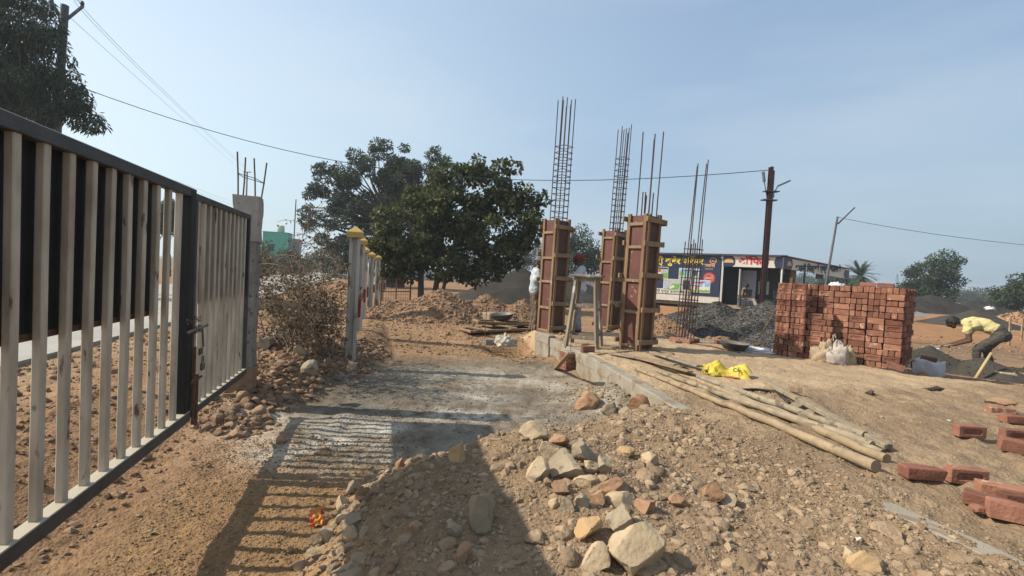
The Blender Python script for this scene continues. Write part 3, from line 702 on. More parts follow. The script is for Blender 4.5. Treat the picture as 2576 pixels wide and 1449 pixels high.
for (x0, x1, y0, y1), k, lab in ROCKS:
    cx, cy = (x0+x1)/2, (y0+y1)/2
    q = on(cx, y1-(y1-y0)*.12, .3); s = q.y/FPX
    V, F = lump(rr, 4, 12, .40, .012)
    V -= (V.max(0)+V.min(0))/2; V /= (V.max(0)-V.min(0))/2
    nn_ = fbm(V[:, 0]*1.0+q.x*9, V[:, 1]+V[:, 2]*1.7, 1.6, 3, int(cx) % 97); V *= (1+.10*nn_)[:, None]
    hw, hh = (x1-x0)/2*s, (y1-y0)/2*s*1.0
    if 'pointed' in lab: V[:, :2] *= (1.0-.62*(V[:, 2]*.5+.5))[:, None]; hw *= 1.15
    V *= np.array([hw, (hw+hh)/2*.95, hh*1.12])
    a = .12
    c = dp(cx, cy, q.y+hw*.25)
    o = np_mesh('rock', V, F, RK[k], smooth=False); o.location = c-Vector((0, 0, hh*.2))
    o.rotation_euler = (0, math.radians(3), 0)
    tag(o, lab, 'rock', 'single rocks')
    # soft edges on broken faces
    o.data.polygons.foreach_set('use_smooth', np.full(len(o.data.polygons), True)); o.data.set_sharp_from_angle(angle=math.radians(24))
# ================================================================== column formwork and rebar cages
WOOD = mat('form_timber', (0.31, 0.19, 0.10), (0.19, 0.115, 0.065), scale=5, bump=.35, bscale=26, rough=.85, stretch=(1, 1, .2), spots=((.45, .40, .33), 8, .66), rseed=1)
WOODX = mat('cleat_timber', (0.35, 0.24, 0.135), (0.235, 0.155, 0.09), scale=6, bump=.3, bscale=30, rough=.85, spots=((.50, .45, .38), 8, .66), rseed=1)
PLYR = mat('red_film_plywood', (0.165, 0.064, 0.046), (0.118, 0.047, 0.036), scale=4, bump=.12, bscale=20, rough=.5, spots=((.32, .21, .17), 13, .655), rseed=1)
PLYD = mat('brown_and_shaded_plywood', (0.13, 0.06, 0.038), (0.085, 0.042, 0.03), scale=4, bump=.15, rough=.6, rseed=1)  # plywood of the lying frames; on the moulds its darker tone paints shade
REBAR = mat('rebar', (0.055, 0.038, 0.036), (0.095, 0.058, 0.045), scale=40, bump=.3, bscale=200, rough=.7, metal=.2)
ROOM = math.atan2(-.766, .643)             # local x = along the guard room side towards camera-right
def formwork(name, label, loc, H, W, seed, cleats, ang=ROOM, lean=0.0):
    R = random.Random(seed); t = thing(name, label, 'formwork column', loc, ang, 'formwork columns'); t.rotation_euler = (0, lean, ang)
    h = W/2
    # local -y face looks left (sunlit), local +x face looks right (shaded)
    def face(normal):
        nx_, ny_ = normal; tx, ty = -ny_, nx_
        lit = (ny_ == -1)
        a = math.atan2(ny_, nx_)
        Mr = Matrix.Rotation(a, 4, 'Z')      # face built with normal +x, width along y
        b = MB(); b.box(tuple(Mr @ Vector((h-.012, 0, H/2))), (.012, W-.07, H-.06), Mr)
        b.build('plywood_panel', PLYR if lit or ny_ == 1 else PLYD, t)  # faces turned from the sun get darker plywood: shade put into the colour
        for s in (-1, 1):
            b = MB(); b.box(tuple(Mr @ Vector((h+.006, s*(h-.035), H/2+R.uniform(-.02, .02)))), (.045, .058, H), Mr, ch=.003); b.build('upright_batten', WOOD, t)
        for z in cleats:
            zz = z+R.uniform(-.03, .03)
            if normal in ((1, 0), (-1, 0)):
                b = MB(); b.box(tuple(Mr @ Vector((h+.048, R.uniform(-.03, .03), zz))), (.036, W+R.uniform(.12, .24), .085), Mr @ Matrix.Rotation(R.uniform(-.03, .03), 4, 'X'), ch=.004); b.build('cleat', WOODX, t)
            else:
                b = MB(); b.box(tuple(Mr @ Vector((h+.012, 0, zz-.08))), (.04, W-.13, .05), Mr, ch=.003); b.build('spacer', WOODX, t)
                if ny_ == 1:
                    b = MB(); b.box(tuple(Mr @ Vector((h+.048, R.uniform(-.05, .05), zz))), (.036, W+R.uniform(.12, .26), .085), Mr, ch=.004); b.build('cleat', WOODX, t)
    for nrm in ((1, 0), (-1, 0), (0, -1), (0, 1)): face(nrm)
    b = MB(); b.box((0, 0, .03), (W-.02, W-.02, .09), ch=.004); b.build('concrete_starter', CONC, t)
    return t
def cage(name, label, loc, rods, ties, ang=ROOM, lean=(0.0, 0.0), rr_=.0105, group='rebar cages'):
    t = thing(name, label, 'rebar cage', loc, ang, group); t.rotation_euler = (lean[0], lean[1], ang)
    R = random.Random(int(loc[0]*100))
    for (x, y, z0, z1) in rods:
        n = 6; pts = []
        dx, dy = R.uniform(-.025, .025), R.uniform(-.025, .025)
        for i in range(n+1):
            k = i/n; pts.append((x+dx*k*k+R.uniform(-.004, .004), y+dy*k*k+R.uniform(-.004, .004), z0+(z1-z0)*k))
        MB().tube(pts, rr_, 7).build('rod', REBAR, t)
    for (z, w) in ties:
        a = R.uniform(-.015, .015); c = [(-w, -w, z+a), (w, -w, z-a), (w, w, z+a*.5), (-w, w, z-a), (-w, -w, z+a), (-w+.03, -w+.03, z+a+.004)]
        MB().tube(c, .0075, 6).build('stirrup', REBAR, t)
    return t
def grid8(w, z0, z1, R, top=(0, .12)):
    q = [(-w, -w), (w, -w), (w, w), (-w, w), (0, -w), (w, 0), (0, w), (-w, 0)]
    return [(x, y, z0, z1-R.uniform(*top)) for x, y in q]
R = random.Random(9)
c1 = gp(1384, 838, .4); c2 = gp(1532, 828, .4); c3 = gp(1606, 883, .4); c4 = gp(1727, 860, .4)
W1 = .40
def centre(c, W): return Vector((c.x, c.y, .39)) + Vector((-math.cos(ROOM), -math.sin(ROOM), 0))*W/2 + Vector((-math.sin(ROOM), math.cos(ROOM), 0))*W/2
f1, f2, f3 = centre(c1, .44), centre(c2, .44), centre(c3, .44)
formwork('formwork_column', 'red plywood column mould beside the workers at the kerb end', f1, 2.42, W1, 1, (.10, .62, 1.15, 1.66, 2.22), lean=.012)
formwork('formwork_column', 'rearmost red plywood column mould, half hidden behind the wooden stool', f2, 2.40, W1, 2, (.10, .64, 1.2, 1.7, 2.28), lean=.02)
formwork('formwork_column', 'nearest red plywood column mould, with the shortest rods on top', f3, 2.36, W1-.01, 3, (.16, .74, 1.28, 1.84, 2.25), lean=.015)
cage('rebar_cage', 'tall rebar cage rising from the mould beside the workers', f1+Vector((.0, 0, 0)), grid8(.125, .3, 4.98, R), [(2.46+.125*k, .135) for k in range(13)], lean=(.0, .028))
cage('rebar_cage', 'rebar cage rising from the rearmost mould', f2, grid8(.11, .3, 4.95, R, (0, .25)), [(2.44+.14*k, .12) for k in range(13)], lean=(0, .038))
q = [(-.12, -.12, 3.78), (.12, .12, 3.80), (-.04, .12, 3.70), (.12, -.1, 3.72), (-.12, .12, 2.78), (0, -.12, 2.74), (.04, .0, 2.72), (-.05, 0, 2.70), (.1, .02, 2.74)]
cage('rebar_cage', 'sparse short rods without stirrups standing in the nearest mould', f3, [(x, y, .3, z) for x, y, z in q], [], lean=(0, .03))
c4c = Vector((c4.x, c4.y+.12, .39))
q = [(-.13, -.13, 2.05), (.13, -.13, 2.0), (.13, .13, 2.12), (-.13, .13, 2.02), (0, -.13, 3.62), (.13, 0, 3.70), (0, .13, 3.66), (-.13, 0, 3.60), (.06, -.13, 2.1), (-.06, .13, 2.05)]
cage('rebar_cage', 'bare rebar cage standing free on a brick footing', c4c, [(x, y, .06, z) for x, y, z in q], [(.28+.148*k, .14) for k in range(12)], lean=(0, .04))
BRK = mat('red_brick', (0.235, 0.105, 0.07), (0.32, 0.155, 0.105), scale=11, bump=.5, bscale=60, rough=.95, objr=.34, spots=((.46, .30, .22), 17, .66), spec=.1)
BRK2 = mat('burnt_brick', (0.17, 0.072, 0.05), (0.26, 0.115, 0.075), scale=9, bump=.5, bscale=60, rough=.95, objr=.25, spots=((.40, .27, .20), 15, .64), spec=.1)
BRK3 = mat('pale_brick', (0.30, 0.135, 0.082), (0.385, 0.19, 0.122), scale=9, bump=.5, bscale=60, rough=.95, objr=.2, spots=((.50, .36, .27), 15, .60), spec=.1)
BRKD = mat('brick_clay_dark', (0.20, 0.075, 0.045), (0.27, 0.10, 0.06), scale=8, bump=.4, rough=.95)
ft = thing('brick_footing', 'low square brick footing under the free standing rebar cage', 'footing', (c4c.x, c4c.y, .385), ROOM)
for i, (x, y, a) in enumerate(((-.10, -.175, 0), (.135, -.175, 0), (.20, .02, 1.571), (.09, .19, 0), (-.145, .19, 0), (-.20, 0, 1.571))):
    o = MB().box((0, 0, .04), (.228, .11, .075), ch=.006).build('brick', BRK, ft); o.location = (x, y, 0); o.rotation_euler = (0, 0, a)
MB().box((0, 0, .04), (.30, .30, .07)).build('mortar_bed', CONC, ft)
# shallow concrete pads under the moulds
# ------------------------------------------------------------------ tall wooden stool
STOOLW = mat('stool_timber', (0.31, 0.25, 0.18), (0.20, 0.155, 0.11), scale=6, bump=.3, bscale=30, rough=.85, stretch=(1, 1, .3), spots=((.47, .43, .37), 9, .6), rseed=1)
sp = gp(1468, 872, .4)
st = thing('wooden_stool', 'tall splay-legged wooden stool standing before the moulds', 'stool', (sp.x+.02, sp.y+.12, gzz(sp.x, sp.y+.1)+.0), -.34)
Hs = 1.24
MB().box((0, 0, Hs), (.56, .40, .04), ch=.008).build('seat', STOOLW, st)
legs = []
for sx in (-1, 1):
    for sy in (-1, 1):
        a = (sx*.27, sy*.235, -.02); c = (sx*.165, sy*.125, Hs-.02); legs.append((a, c))
        MB().beam(a, c, .068, .056, ch=.004).build('leg', STOOLW, st)
def at(l, z): a, c = l; k = (z+.02)/Hs; return tuple(a[i]+(c[i]-a[i])*k for i in range(3))
for (i, j) in ((0, 1), (2, 3), (0, 2), (1, 3)):
    for z in ((.17, .72) if (i, j) in ((0, 2), (1, 3)) else (.22, .66)):
        MB().beam(at(legs[i], z), at(legs[j], z), .022, .06, ch=.003).build('stretcher', STOOLW, st)
    MB().beam(at(legs[i], Hs-.06), at(legs[j], Hs-.06), .022, .07, ch=.003).build('apron', STOOLW, st)

# ------------------------------------------------------------------ brick pier by the kerb
pq = gp(1443, 940, 0.0)
pier = thing('brick_pier', 'small brick marker pier with a thin rod beside the kerb', 'brick pier', (pq.x-.05, pq.y+.05, 0), GATE_ROT)
for r_ in range(4):
    for i, (x, y, a) in enumerate(((-.062, -.062, 0), (.115, -.03, 1.571), (.03, .115, 0), (-.118, .05, 1.571)) if r_ % 2 else ((.05, -.115, 0), (.115, .062, 1.571), (-.05, .115, 0), (-.115, -.05, 1.571))):
        o = MB().box((0, 0, 0), (.20 if i < 2 else .21, .10, .072), ch=.005).build('brick', BRK, pier); o.location = (x*.9, y*.9, .055+r_*.085); o.rotation_euler = (0, 0, a)
MB().box((0, 0, .19), (.245, .245, .36), ch=.01).build('mortar', CONC, pier)
MB().tube([(0.02, 0, .3), (.03, .01, .60), (.035, .01, .86)], .006, 6).build('rod', IRON, pier)
# small block with rod on the drive
pq = on(1226, 866, .1)
t = thing('marker_block', 'small concrete block with a thin upright rod, alone on the drive', 'marker', (pq.x, pq.y, pq.z-.01), .3)
MB().box((.09, 0, .06), (.30, .17, .12), ch=.012).build('block', PILC, t)
MB().tube([(-.06, 0, .02), (-.055, 0, .6), (-.05, .01, .82)], .007, 6).build('rod', IRON, t)

# ------------------------------------------------------------------ stacked formwork frames, block and pan
fq = (on(1178, 838, .2)+on(1330, 822, .2))/2
def frame(name, label, loc, L, Wd, rz, tilt=0.0):
    t = thing(name, label, 'shutter frame', loc, rz, 'formwork panels lying on the ground'); t.rotation_euler = (0, tilt, rz)
    MB().box((0, 0, .012), (L-.02, Wd-.02, .014)).build('plywood', PLYD, t)
    for s in (-1, 1): MB().box((0, s*(Wd/2-.03), .045), (L, .06, .05), ch=.004).build('long_batten', WOODX, t)
    for x in (-L/2+.04, -L/6, L/6, L/2-.04): MB().box((x, 0, .047), (.07, Wd-.12, .046), ch=.004).build('cross_batten', WOODX, t)
a0 = on(1200, 838, .15); a1 = on(1300, 820, .15)
frame('shutter_frame', 'lower formwork panel of timber and plywood lying left of the mould', ((a0.x+a1.x)/2, (a0.y+a1.y)/2-.3, gzz(fq.x, fq.y-.3)+.02), 1.9, .55, .65)
frame('shutter_frame', 'upper formwork panel lying across the lower one under the iron pan', ((a0.x+a1.x)/2+.25, (a0.y+a1.y)/2+.15, gzz(fq.x, fq.y)+.10), 1.75, .5, .35, .03)
for i, (pa, pb, lab) in enumerate((((1172, 836), (1228, 845), 'pale plank on the left end of the stacked panels'), ((1215, 826), (1300, 838), 'pale plank slanting over the stacked panels'))):
    A = on(*pa, .2); B = on(*pb, .2); z = max(A.z, B.z)+.2
    tag(MB().beam((A.x, A.y, A.z+.13), (B.x, B.y, B.z+.12), .09, .03, ch=.004).build('plank', WOODX), lab, 'plank', 'planks on the panels')
bq = on(1238, 815, .2)
tag(MB().box((0, 0, .17), (.42, .40, .33), ch=.02).build('concrete_block', mat('earthy_block', (.30, .22, .15), (.38, .29, .20), bump=.6, rough=.95)), 'earth stained concrete block behind the stacked panels', 'block')
bpy.data.objects['concrete_block'].location = (bq.x, bq.y, bq.z-.03); bpy.data.objects['concrete_block'].rotation_euler = (0, 0, .6)
PANM = mat('iron_pan', (.10, .095, .085), (.19, .17, .15), scale=6, bump=.15, rough=.6, metal=.4, dust=((.36, .31, .25), .5))
def pan(label, loc, tilt=(0, 0), s=1.0):
    b = MB(); b.lathe([(.001, .0), (.15*s, .0), (.20*s, .03*s), (.245*s, .10*s), (.275*s, .135*s), (.278*s, .14*s), (.272*s, .14*s), (.24*s, .105*s), (.195*s, .04*s), (.14*s, .012*s), (.001, .012*s)], 28)
    o = b.build('iron_pan', PANM, smooth=True); o.location = loc; o.rotation_euler = (tilt[0], tilt[1], 0)
    tag(o, label, 'pan', 'mortar pans')
q = on(1268, 826, .2); pan('shallow iron mortar pan resting on the stacked formwork panels', (q.x-.05, q.y+.1, q.z+.20), (.06, -.10), 1.15)
q = on(1846, 880, .4); pan('dark iron mortar pan on the raised ground behind the yellow sack', (q.x, q.y, q.z), (.02, .03))
# ------------------------------------------------------------------ rag, rope
CLOTHW = mat('dirty_cloth', (.62, .57, .47), (.50, .44, .35), scale=8, bump=.3, rough=.95)
def crumple(name, label, cat, loc, sx, sy, sz, m, seed, n=18, group=None, freq=2.2):
    V = []; F = []; rs_ = np.random.RandomState(seed)
    th = np.linspace(0, 2*math.pi, n*2, endpoint=False); ph = np.linspace(-.25, math.pi/2, n)
    for p in ph:
        for a in th:
            x, y, z = math.cos(p)*math.cos(a), math.cos(p)*math.sin(a), math.sin(p)
            k = 1+.55*float(fbm([x*1.5+seed], [y*1.5+z*2.1], freq, 4, seed)[0])
            k2 = abs(float(fbm([x*2+z*3+seed*3], [y*2.3-z], freq*1.3, 3, seed+9)[0]))
            V.append((x*sx*k, y*sy*k, max(-.01, z*sz*(k-.5*k2))))
    m2 = 2*n
    for i in range(n-1):
        for j in range(m2): F.append((i*m2+j, i*m2+(j+1) % m2, (i+1)*m2+(j+1) % m2, (i+1)*m2+j))
    F.append(tuple(range((n-1)*m2, n*m2)))
    o = MB().add(V, F).build(name, m, smooth=True); o.location = loc
    if label: tag(o, label, cat, group)
    return o
q = on(1272, 868, .15); o = crumple('rag', 'crumpled off-white rag beside the pit at the kerb end', 'rag', (q.x, q.y, q.z), .22, .16, .22, CLOTHW, 5)
STRAW = mat('straw_rope', (.42, .29, .14), (.30, .20, .10), scale=20, bump=.2, rough=.95)
q = on(1300, 898, .1); b = MB(); R = random.Random(3)
for k in range(16):
    a = R.uniform(0, 6.28); p = Vector((q.x+R.uniform(-.30, .25), q.y+R.uniform(-.45, .45), 0)); pts = []
    d = Vector((math.cos(a), math.sin(a), 0))
    for i in range(12):
        a += R.uniform(-.6, .6); d = Vector((math.cos(a), math.sin(a), 0)); p = p+d*.055
        pts.append((p.x, p.y, gzz(p.x, p.y)+.012+R.uniform(0, .05)))
    b.tube(pts, .0065, 5)
tag(b.build('straw_rope', STRAW), 'tangle of straw rope on the drive by the kerb end', 'rope')

# ------------------------------------------------------------------ bamboo-like shuttering poles and planks
POLEW = mat('pole_wood', (.41, .305, .185), (.28, .205, .13), scale=9, bump=.5, bscale=24, rough=.9, spots=((.22, .16, .105), 8, .58), rseed=1)
POLEG = mat('weathered_wood', (.38, .305, .20), (.245, .195, .135), scale=10, bump=.5, bscale=24, rough=.9, spots=((.16, .125, .09), 9, .58), rseed=1)
def pole(name, label, A, B, r0, r1, m, lift0=0, lift1=0, cat='pole', n=14, seed=1, group='shuttering poles on the raised ground'):
    R = random.Random(seed); pts = []; rad = []
    bend = R.uniform(-.06, .06)
    d = (B-A); nrm = Vector((-d.y, d.x, 0)).normalized()
    for i in range(n+1):
        k = i/n; p = A+d*k+nrm*bend*math.sin(k*math.pi)+nrm*R.uniform(-.009, .009)
        r = (r0+(r1-r0)*k)*R.uniform(.90, 1.10)
        pts.append((p.x, p.y, gzz(p.x, p.y)*.3+.7*(A.z+(B.z-A.z)*k)+r+lift0+(lift1-lift0)*k)); rad.append(r)
    o = MB().tube(pts, rad, 12).build(name, m, smooth=True); o.data.set_sharp_from_angle(angle=1.0)
    if label: tag(o, label, cat, group)
    return o
pole('wooden_pole', 'longest pale wooden pole, nearest to the kerb', on(2205, 1188), on(1600, 932), .038, .022, POLEW, seed=1)
pole('wooden_pole', 'grey streaked pole lying along the middle of the pole bundle', on(2195, 1138), on(1650, 935), .038, .02, POLEG, .02, .0, seed=2)
pole('wooden_pole', 'knotty pole lying on top at the rear of the pole bundle', on(2175, 1115), on(1640, 915), .037, .022, POLEG, .03, .01, seed=3)
pole('wooden_pole', 'short-ended pole peeping out under the bundle on its right', on(2228, 1165), on(1700, 940), .036, .022, POLEW, -.005, 0, seed=4)
pole('wooden_pole', 'thin pole between the others, its sawn end just showing', on(2222, 1150), on(1750, 950), .030, .02, POLEG, -.005, 0, seed=5)
def plank(label, A, B, w, h, m=POLEG, l0=0.0, l1=0.0, cat='plank', group='loose planks on the raised ground'):
    o = MB().beam((A.x, A.y, A.z+h/2+l0), (B.x, B.y, B.z+h/2+l1), w, h, ch=.005).build('plank', m)
    tag(o, label, cat, group); return o
plank('long square batten lying aslant right of the pole bundle', on(2235, 1132), on(1925, 978), .065, .045, POLEG, .0, .06)
plank('broken plank end lying under the batten', on(1985, 1042), on(2020, 1022), .10, .06, POLEG)
plank('short wood offcut leaning on the batten', on(2010, 1000), on(1988, 985), .05, .06, WOODX, .05, .0)
plank('small plank offcut in the shade beneath the batten', on(2020, 1055), on(2050, 1040), .09, .05, POLEG)
plank('flat plank at the head of the pole bundle', on(1700, 925), on(1535, 893), .13, .025, POLEG, .03, .02)
plank('splintered board lying over the pole bundle', on(1735, 955), on(1610, 910), .10, .02, WOODX, .09, .04)
plank('grey board crossing the head of the bundle', on(1760, 935), on(1640, 893), .12, .03, POLEG, .06, .03)
plank('thin lath at the foot of the nearest mould', on(1500, 893), on(1590, 884), .05, .02, WOODX)
plank('pale lath pointing away from the nearest mould', on(1695, 892), on(1630, 880), .06, .025, WOODX)
plank('pale plank sloping up behind the nearest mould', on(1705, 862), on(1638, 828), .10, .04, WOODX, .0, .12)
plank('small plank stuck upright against the brick pier', on(1398, 930), on(1432, 915, .1), .07, .03, WOODX, .0, .13)
HOSE = mat('black_rubber', (.02, .02, .02), (.035, .033, .03), rough=.6, bump=.05)
pts = []
for px, py in ((1850, 992), (1870, 985), (1900, 984), (1935, 988), (1965, 1000), (1985, 1018)):
    p = on(px, py); pts.append((p.x, p.y, p.z+.02))
tag(MB().tube(pts, .016, 8).build('rubber_strip', HOSE, smooth=True), 'black rubber strip curving beside the slanting batten', 'strip')
pts = [(p.x, p.y, p.z+.012) for p in (on(1740, 866), on(1790, 873), on(1830, 882), on(1862, 889))]
tag(MB().tube(pts, .014, 7).build('iron_rod', IRON), 'dark iron rod lying on the ground before the rebar cage', 'rod')
# twigs and dark charred lumps
for i, (px, py, w, lab) in enumerate(((1718, 930, .10, 'charred lump beside the pole bundle'), (2360, 983, .22, 'dry twisted root lying near the scattered bricks'), (2190, 993, .06, 'small dark knot of wood in the middle of the raised ground'))):
    p = on(px, py); R = random.Random(i); b = MB()
    for k in range(5):
        a = R.uniform(-.5, .5); b.tube([(-w*R.uniform(.5, 1), R.uniform(-.03, .03), .015), (0, R.uniform(-.02, .02), .03+R.uniform(0, .02)), (w*R.uniform(.4, 1), R.uniform(-.03, .03), .012)], [.012, .016, .006], 6)
    o = b.build('root', mat('dark_root', (.07, .05, .035), (.14, .10, .07), bump=.3)); o.location = (p.x, p.y, p.z); o.rotation_euler = (0, 0, -.3+i*.4); tag(o, lab, 'root', 'roots and charred wood')
# log pipe on the bank behind the bush
A = on(662, 882, .3); B = on(712, 852, .3)
tag(MB().tube([(A.x, A.y, A.z+.09), (B.x, B.y, B.z+.11)], [.085, .08], 16).build('concrete_pipe', mat('pale_pipe', (.50, .43, .33), (.40, .34, .26), bump=.3)), 'pale concrete pipe lying on the bank beside the gate pillar', 'pipe')
A = on(1810, 812, .35); B = on(1905, 822, .35)
tag(MB().tube([(A.x, A.y, A.z+.12), ((A.x+B.x)/2, (A.y+B.y)/2, A.z+.15), (B.x, B.y, B.z+.14)], [.10, .12, .13], 14).build('log', POLEG, smooth=True), 'thick grey log lying at the foot of the dark gravel heap', 'log')
# ================================================================== bricks
def text_mesh(body, size, off=0.0, ext=0.0, align='CENTER', res=2):
    c = bpy.data.curves.new('t', 'FONT'); c.body = body; c.size = size; c.offset = off; c.extrude = ext; c.align_x = align; c.resolution_u = res
    o = bpy.data.objects.new('t', c); COL.objects.link(o); bpy.context.view_layer.update()
    me = bake(o); bpy.data.objects.remove(o); bpy.data.curves.remove(c)
    return me
def frog_brick(txt, bm_=BRK):
    """brick on edge, L along x, T along y, H along z; maker's frog sunk in the face that looks to -y"""
    L, T, H = .228, .075, .098; ch = .005
    b = MB(); vs = []; x, y, z = L/2, T/2, H/2
    def ring(w, h, yy, oct_=0.0): 
        return [(-w+oct_, yy, -h), (w-oct_, yy, -h), (w, yy, -h+oct_), (w, yy, h-oct_), (w-oct_, yy, h), (-w+oct_, yy, h), (-w, yy, h-oct_), (-w, yy, -h+oct_)]
    rings = [ring(x-ch, z-ch, y, .004), ring(x, z, y-ch, .004), ring(x, z, -y+ch, .004), ring(x-ch, z-ch, -y, .004), ring(.082, .026, -y, .018), ring(.076, .020, -y+.011, .015)]
    for r in rings: vs += r
    fs = [tuple(range(8))]
    for k in range(5): fs += [(k*8+i, (k+1)*8+i, (k+1)*8+(i+1) % 8, k*8+(i+1) % 8) for i in range(8)]
    fs.append(tuple(40+i for i in range(7, -1, -1)))
    b.add(vs, fs)
    me = text_mesh(txt, .034, .0012, .0)
    V = [(v.co.x, -y+.0075, v.co.y-.0115) for v in me.vertices]; n = len(b.v)
    b.add(V, [tuple(p.vertices) for p in me.polygons])
    bpy.data.meshes.remove(me)
    m = bpy.data.meshes.new('brick'); m.from_pydata(b.v, [], b.f); m.update(); m.materials.append(bm_); return m
FROG = frog_brick('MCD'); FROGS = [FROG, frog_brick('MCD', BRK2), FROG, frog_brick('MCD', BRK3)]
def jbrick(seed):
    R = random.Random(seed); vs, fs = cbox((.228, .075, .098), .006)
    vs = [Vector(tuple(c+R.uniform(-.003, .003) for c in v)) for v in vs]
    for q_ in range(R.choice((1, 1, 2))):       # knocked-off corners
        cn = Vector((R.choice((-1, 1))*.114, R.choice((-1, 1))*.0375, R.choice((-1, 1))*.049)); k_ = R.uniform(.010, .024)
        vs = [v+(-cn.normalized())*k_*max(0, 1-(v-cn).length/.03) for v in vs]
    vs = [tuple(v) for v in vs]
    m = bpy.data.meshes.new('brick'); m.from_pydata(vs, [], fs); m.update(); m.materials.append((BRK, BRK, BRK2, BRK3)[seed % 4]); return m
PLAIN = [jbrick(k) for k in range(8)]
BR = random.Random(21)
def put_brick(par, x, y, z, rz, me=None):
    o = bpy.data.objects.new('brick', me or BR.choice(PLAIN)); COL.objects.link(o); o.parent = par
    o.location = (x, y, z); o.scale = (.978, .965, .972); o.rotation_euler = (BR.uniform(-.02, .02), BR.uniform(-.018, .018), rz+BR.uniform(-.05, .05)); return o
CELL, ROW = .2375, .1008
PA = math.radians(-46.5)
def stack_face(par, ncell, rows, face='front', frogp=.55, x_off=0.0, y_off=0.0, head_even=True, top='head', skip=()):
    for r in range(rows):
        z = .05+r*ROW
        header = (r % 2 == 0) == head_even
        for c in range(ncell):
            if (r, c) in skip: continue
            hd = header if BR.random() < .86 else not header
            if r == rows-1 and top == 'head': hd = True
            if r == rows-1 and top == 'stretch': hd = False
            jy = BR.uniform(-.02, .012)
            xc = (c+.5)*CELL+BR.uniform(-.003, .003)
            if hd:
                for k in range(3):
                    xx = xc+(k-1)*.0785; yy = .114+jy+BR.uniform(-.008, .006)
                    if face == 'front': put_brick(par, x_off+xx, y_off+yy, z, 1.5708)
                    else: put_brick(par, x_off-yy, y_off+xx, z, 0)
            else:
                yy = .0375+jy; fm = BR.choice(FROGS) if BR.random() < frogp else None
                if face == 'front': put_brick(par, x_off+xc, y_off+yy, z, 0, fm)
                else: put_brick(par, x_off-yy, y_off+xc, z, 1.5708, fm)
pr = gp(2264, 931, .4)
wdir = Vector((math.cos(PA), math.sin(PA), 0)); ndir = Vector((-math.sin(PA), math.cos(PA), 0))
MAINL = 6*CELL
org = Vector((pr.x, pr.y, .385)) - wdir*MAINL
S1 = thing('brick_stack', 'long tall stack of new red bricks, the main one with the sack before it', 'brick stack', org, PA, 'stacks of red bricks')
stack_face(S1, 6, 13, 'front')
stack_face(S1, 4, 13, 'side', frogp=.2, x_off=MAINL+.0, y_off=.24, head_even=False)
MB().box((MAINL/2-.02, .60, .64), (MAINL-.20, .95, 1.24)).build('inner_bricks', BRKD, S1)
for k in range(2): put_brick(S1, MAINL-.30-.24*k, .30, .05+13*ROW-.012, .1, PLAIN[k]).rotation_euler = (1.5708, 0, .15*k)
org2 = org - wdir*(.475-.13) - ndir*.25
S2 = thing('brick_stack', 'narrow tall stack of red bricks standing forward at the left end', 'brick stack', org2, PA, 'stacks of red bricks')
stack_face(S2, 2, 13, 'front', .75, top='stretch')
for r in range(13):
    for k in range(3): put_brick(S2, 2*CELL-.0375-BR.uniform(0, .006) if k == 9 else 2*CELL-.118, .25+k*.0785+BR.uniform(-.004, .004), .05+r*ROW, 0)
    put_brick(S2, .118, .28, .05+r*ROW, 0); 
org3 = org + wdir*.135 - ndir*.16
S3 = thing('brick_stack', 'low stack of red bricks in the corner beside the sand sack', 'brick stack', org3, PA, 'stacks of red bricks')
for r in range(8):
    z = .05+r*ROW
    if r % 2 == 0: put_brick(S3, .17, .0375, z, 0, FROG); put_brick(S3, .327, .114, z, 1.5708); put_brick(S3, .016, .114, z, 1.5708)
    else: put_brick(S3, .115, .0375, z, 0, FROG if BR.random() < .5 else None); put_brick(S3, .272, .114, z, 1.5708); put_brick(S3, .349, .114, z, 1.5708)
    put_brick(S3, .27, .19, z, 0)
# a leaning brick before the stack and things on top
t = org + wdir*(MAINL-.05) - ndir*.08
def loose(label, p, rz, me, rx=0.0, ry=0.0, lift=.037):
    o = bpy.data.objects.new('brick', me); COL.objects.link(o); o.location = (p.x, p.y, p.z+lift); o.rotation_euler = (rx, ry, rz); tag(o, label, 'brick', 'loose bricks on the raised ground'); return o
loose('brick lying against the foot of the stack at its right end', Vector((t.x, t.y, .40)), PA+.2, PLAIN[0], 0, .2, .05)
# scattered bricks (on edge / flat)
F_ = FROG
loose('brick on edge with its stamped frog towards the camera', on(2437, 1098), -.05, F_, 0, 0, .049)
loose('stamped brick on edge at the right border of the picture', on(2555, 1108), -.12, F_, 0, 0, .049)
loose('tilted brick at the right border below the stamped one', on(2562, 1140), -.5, PLAIN[1], .2, .1, .05)
loose('flat chipped brick next to the end of the poles', on(2318, 1203), -.12, PLAIN[2], 1.5708, 0, .037)
loose('upright brick with a stamped frog beside the flat chipped one', on(2427, 1214), -.10, F_, 0, 0, .049)
loose('long brick lying aslant at the back of the brick group', on(2520, 1250), -.5, PLAIN[3], 1.5708, 0, .037)
loose('brick in the middle of the brick group, its corner to the camera', on(2490, 1282), -.85, PLAIN[0], 1.5708, 0, .04)
loose('brick nearest to the camera at the right border', on(2553, 1312), -.55, PLAIN[1], 0, 0, .049)
loose('brick half hidden behind the nearest one', on(2570, 1275), -.2, PLAIN[2], 1.5708, 0, .04)
loose('dusty brick at the right border above the stamped ones', on(2552, 1062), -.1, PLAIN[2], 1.5708, 0, .03)
loose('dusty half buried brick left of the dusty one', on(2515, 1038), -.2, PLAIN[3], 1.5708, 0, .02)
loose('single brick by the stool foot', on(1478, 886, .4), .4, PLAIN[0], 0, 0, .049)
loose('brick standing by the mortar pan', on(1815, 862, .35), .5, PLAIN[2], 0, 0, .10)
loose('lower brick under the one by the mortar pan', on(1812, 866, .35), .2, PLAIN[3], 0, 0, .03)
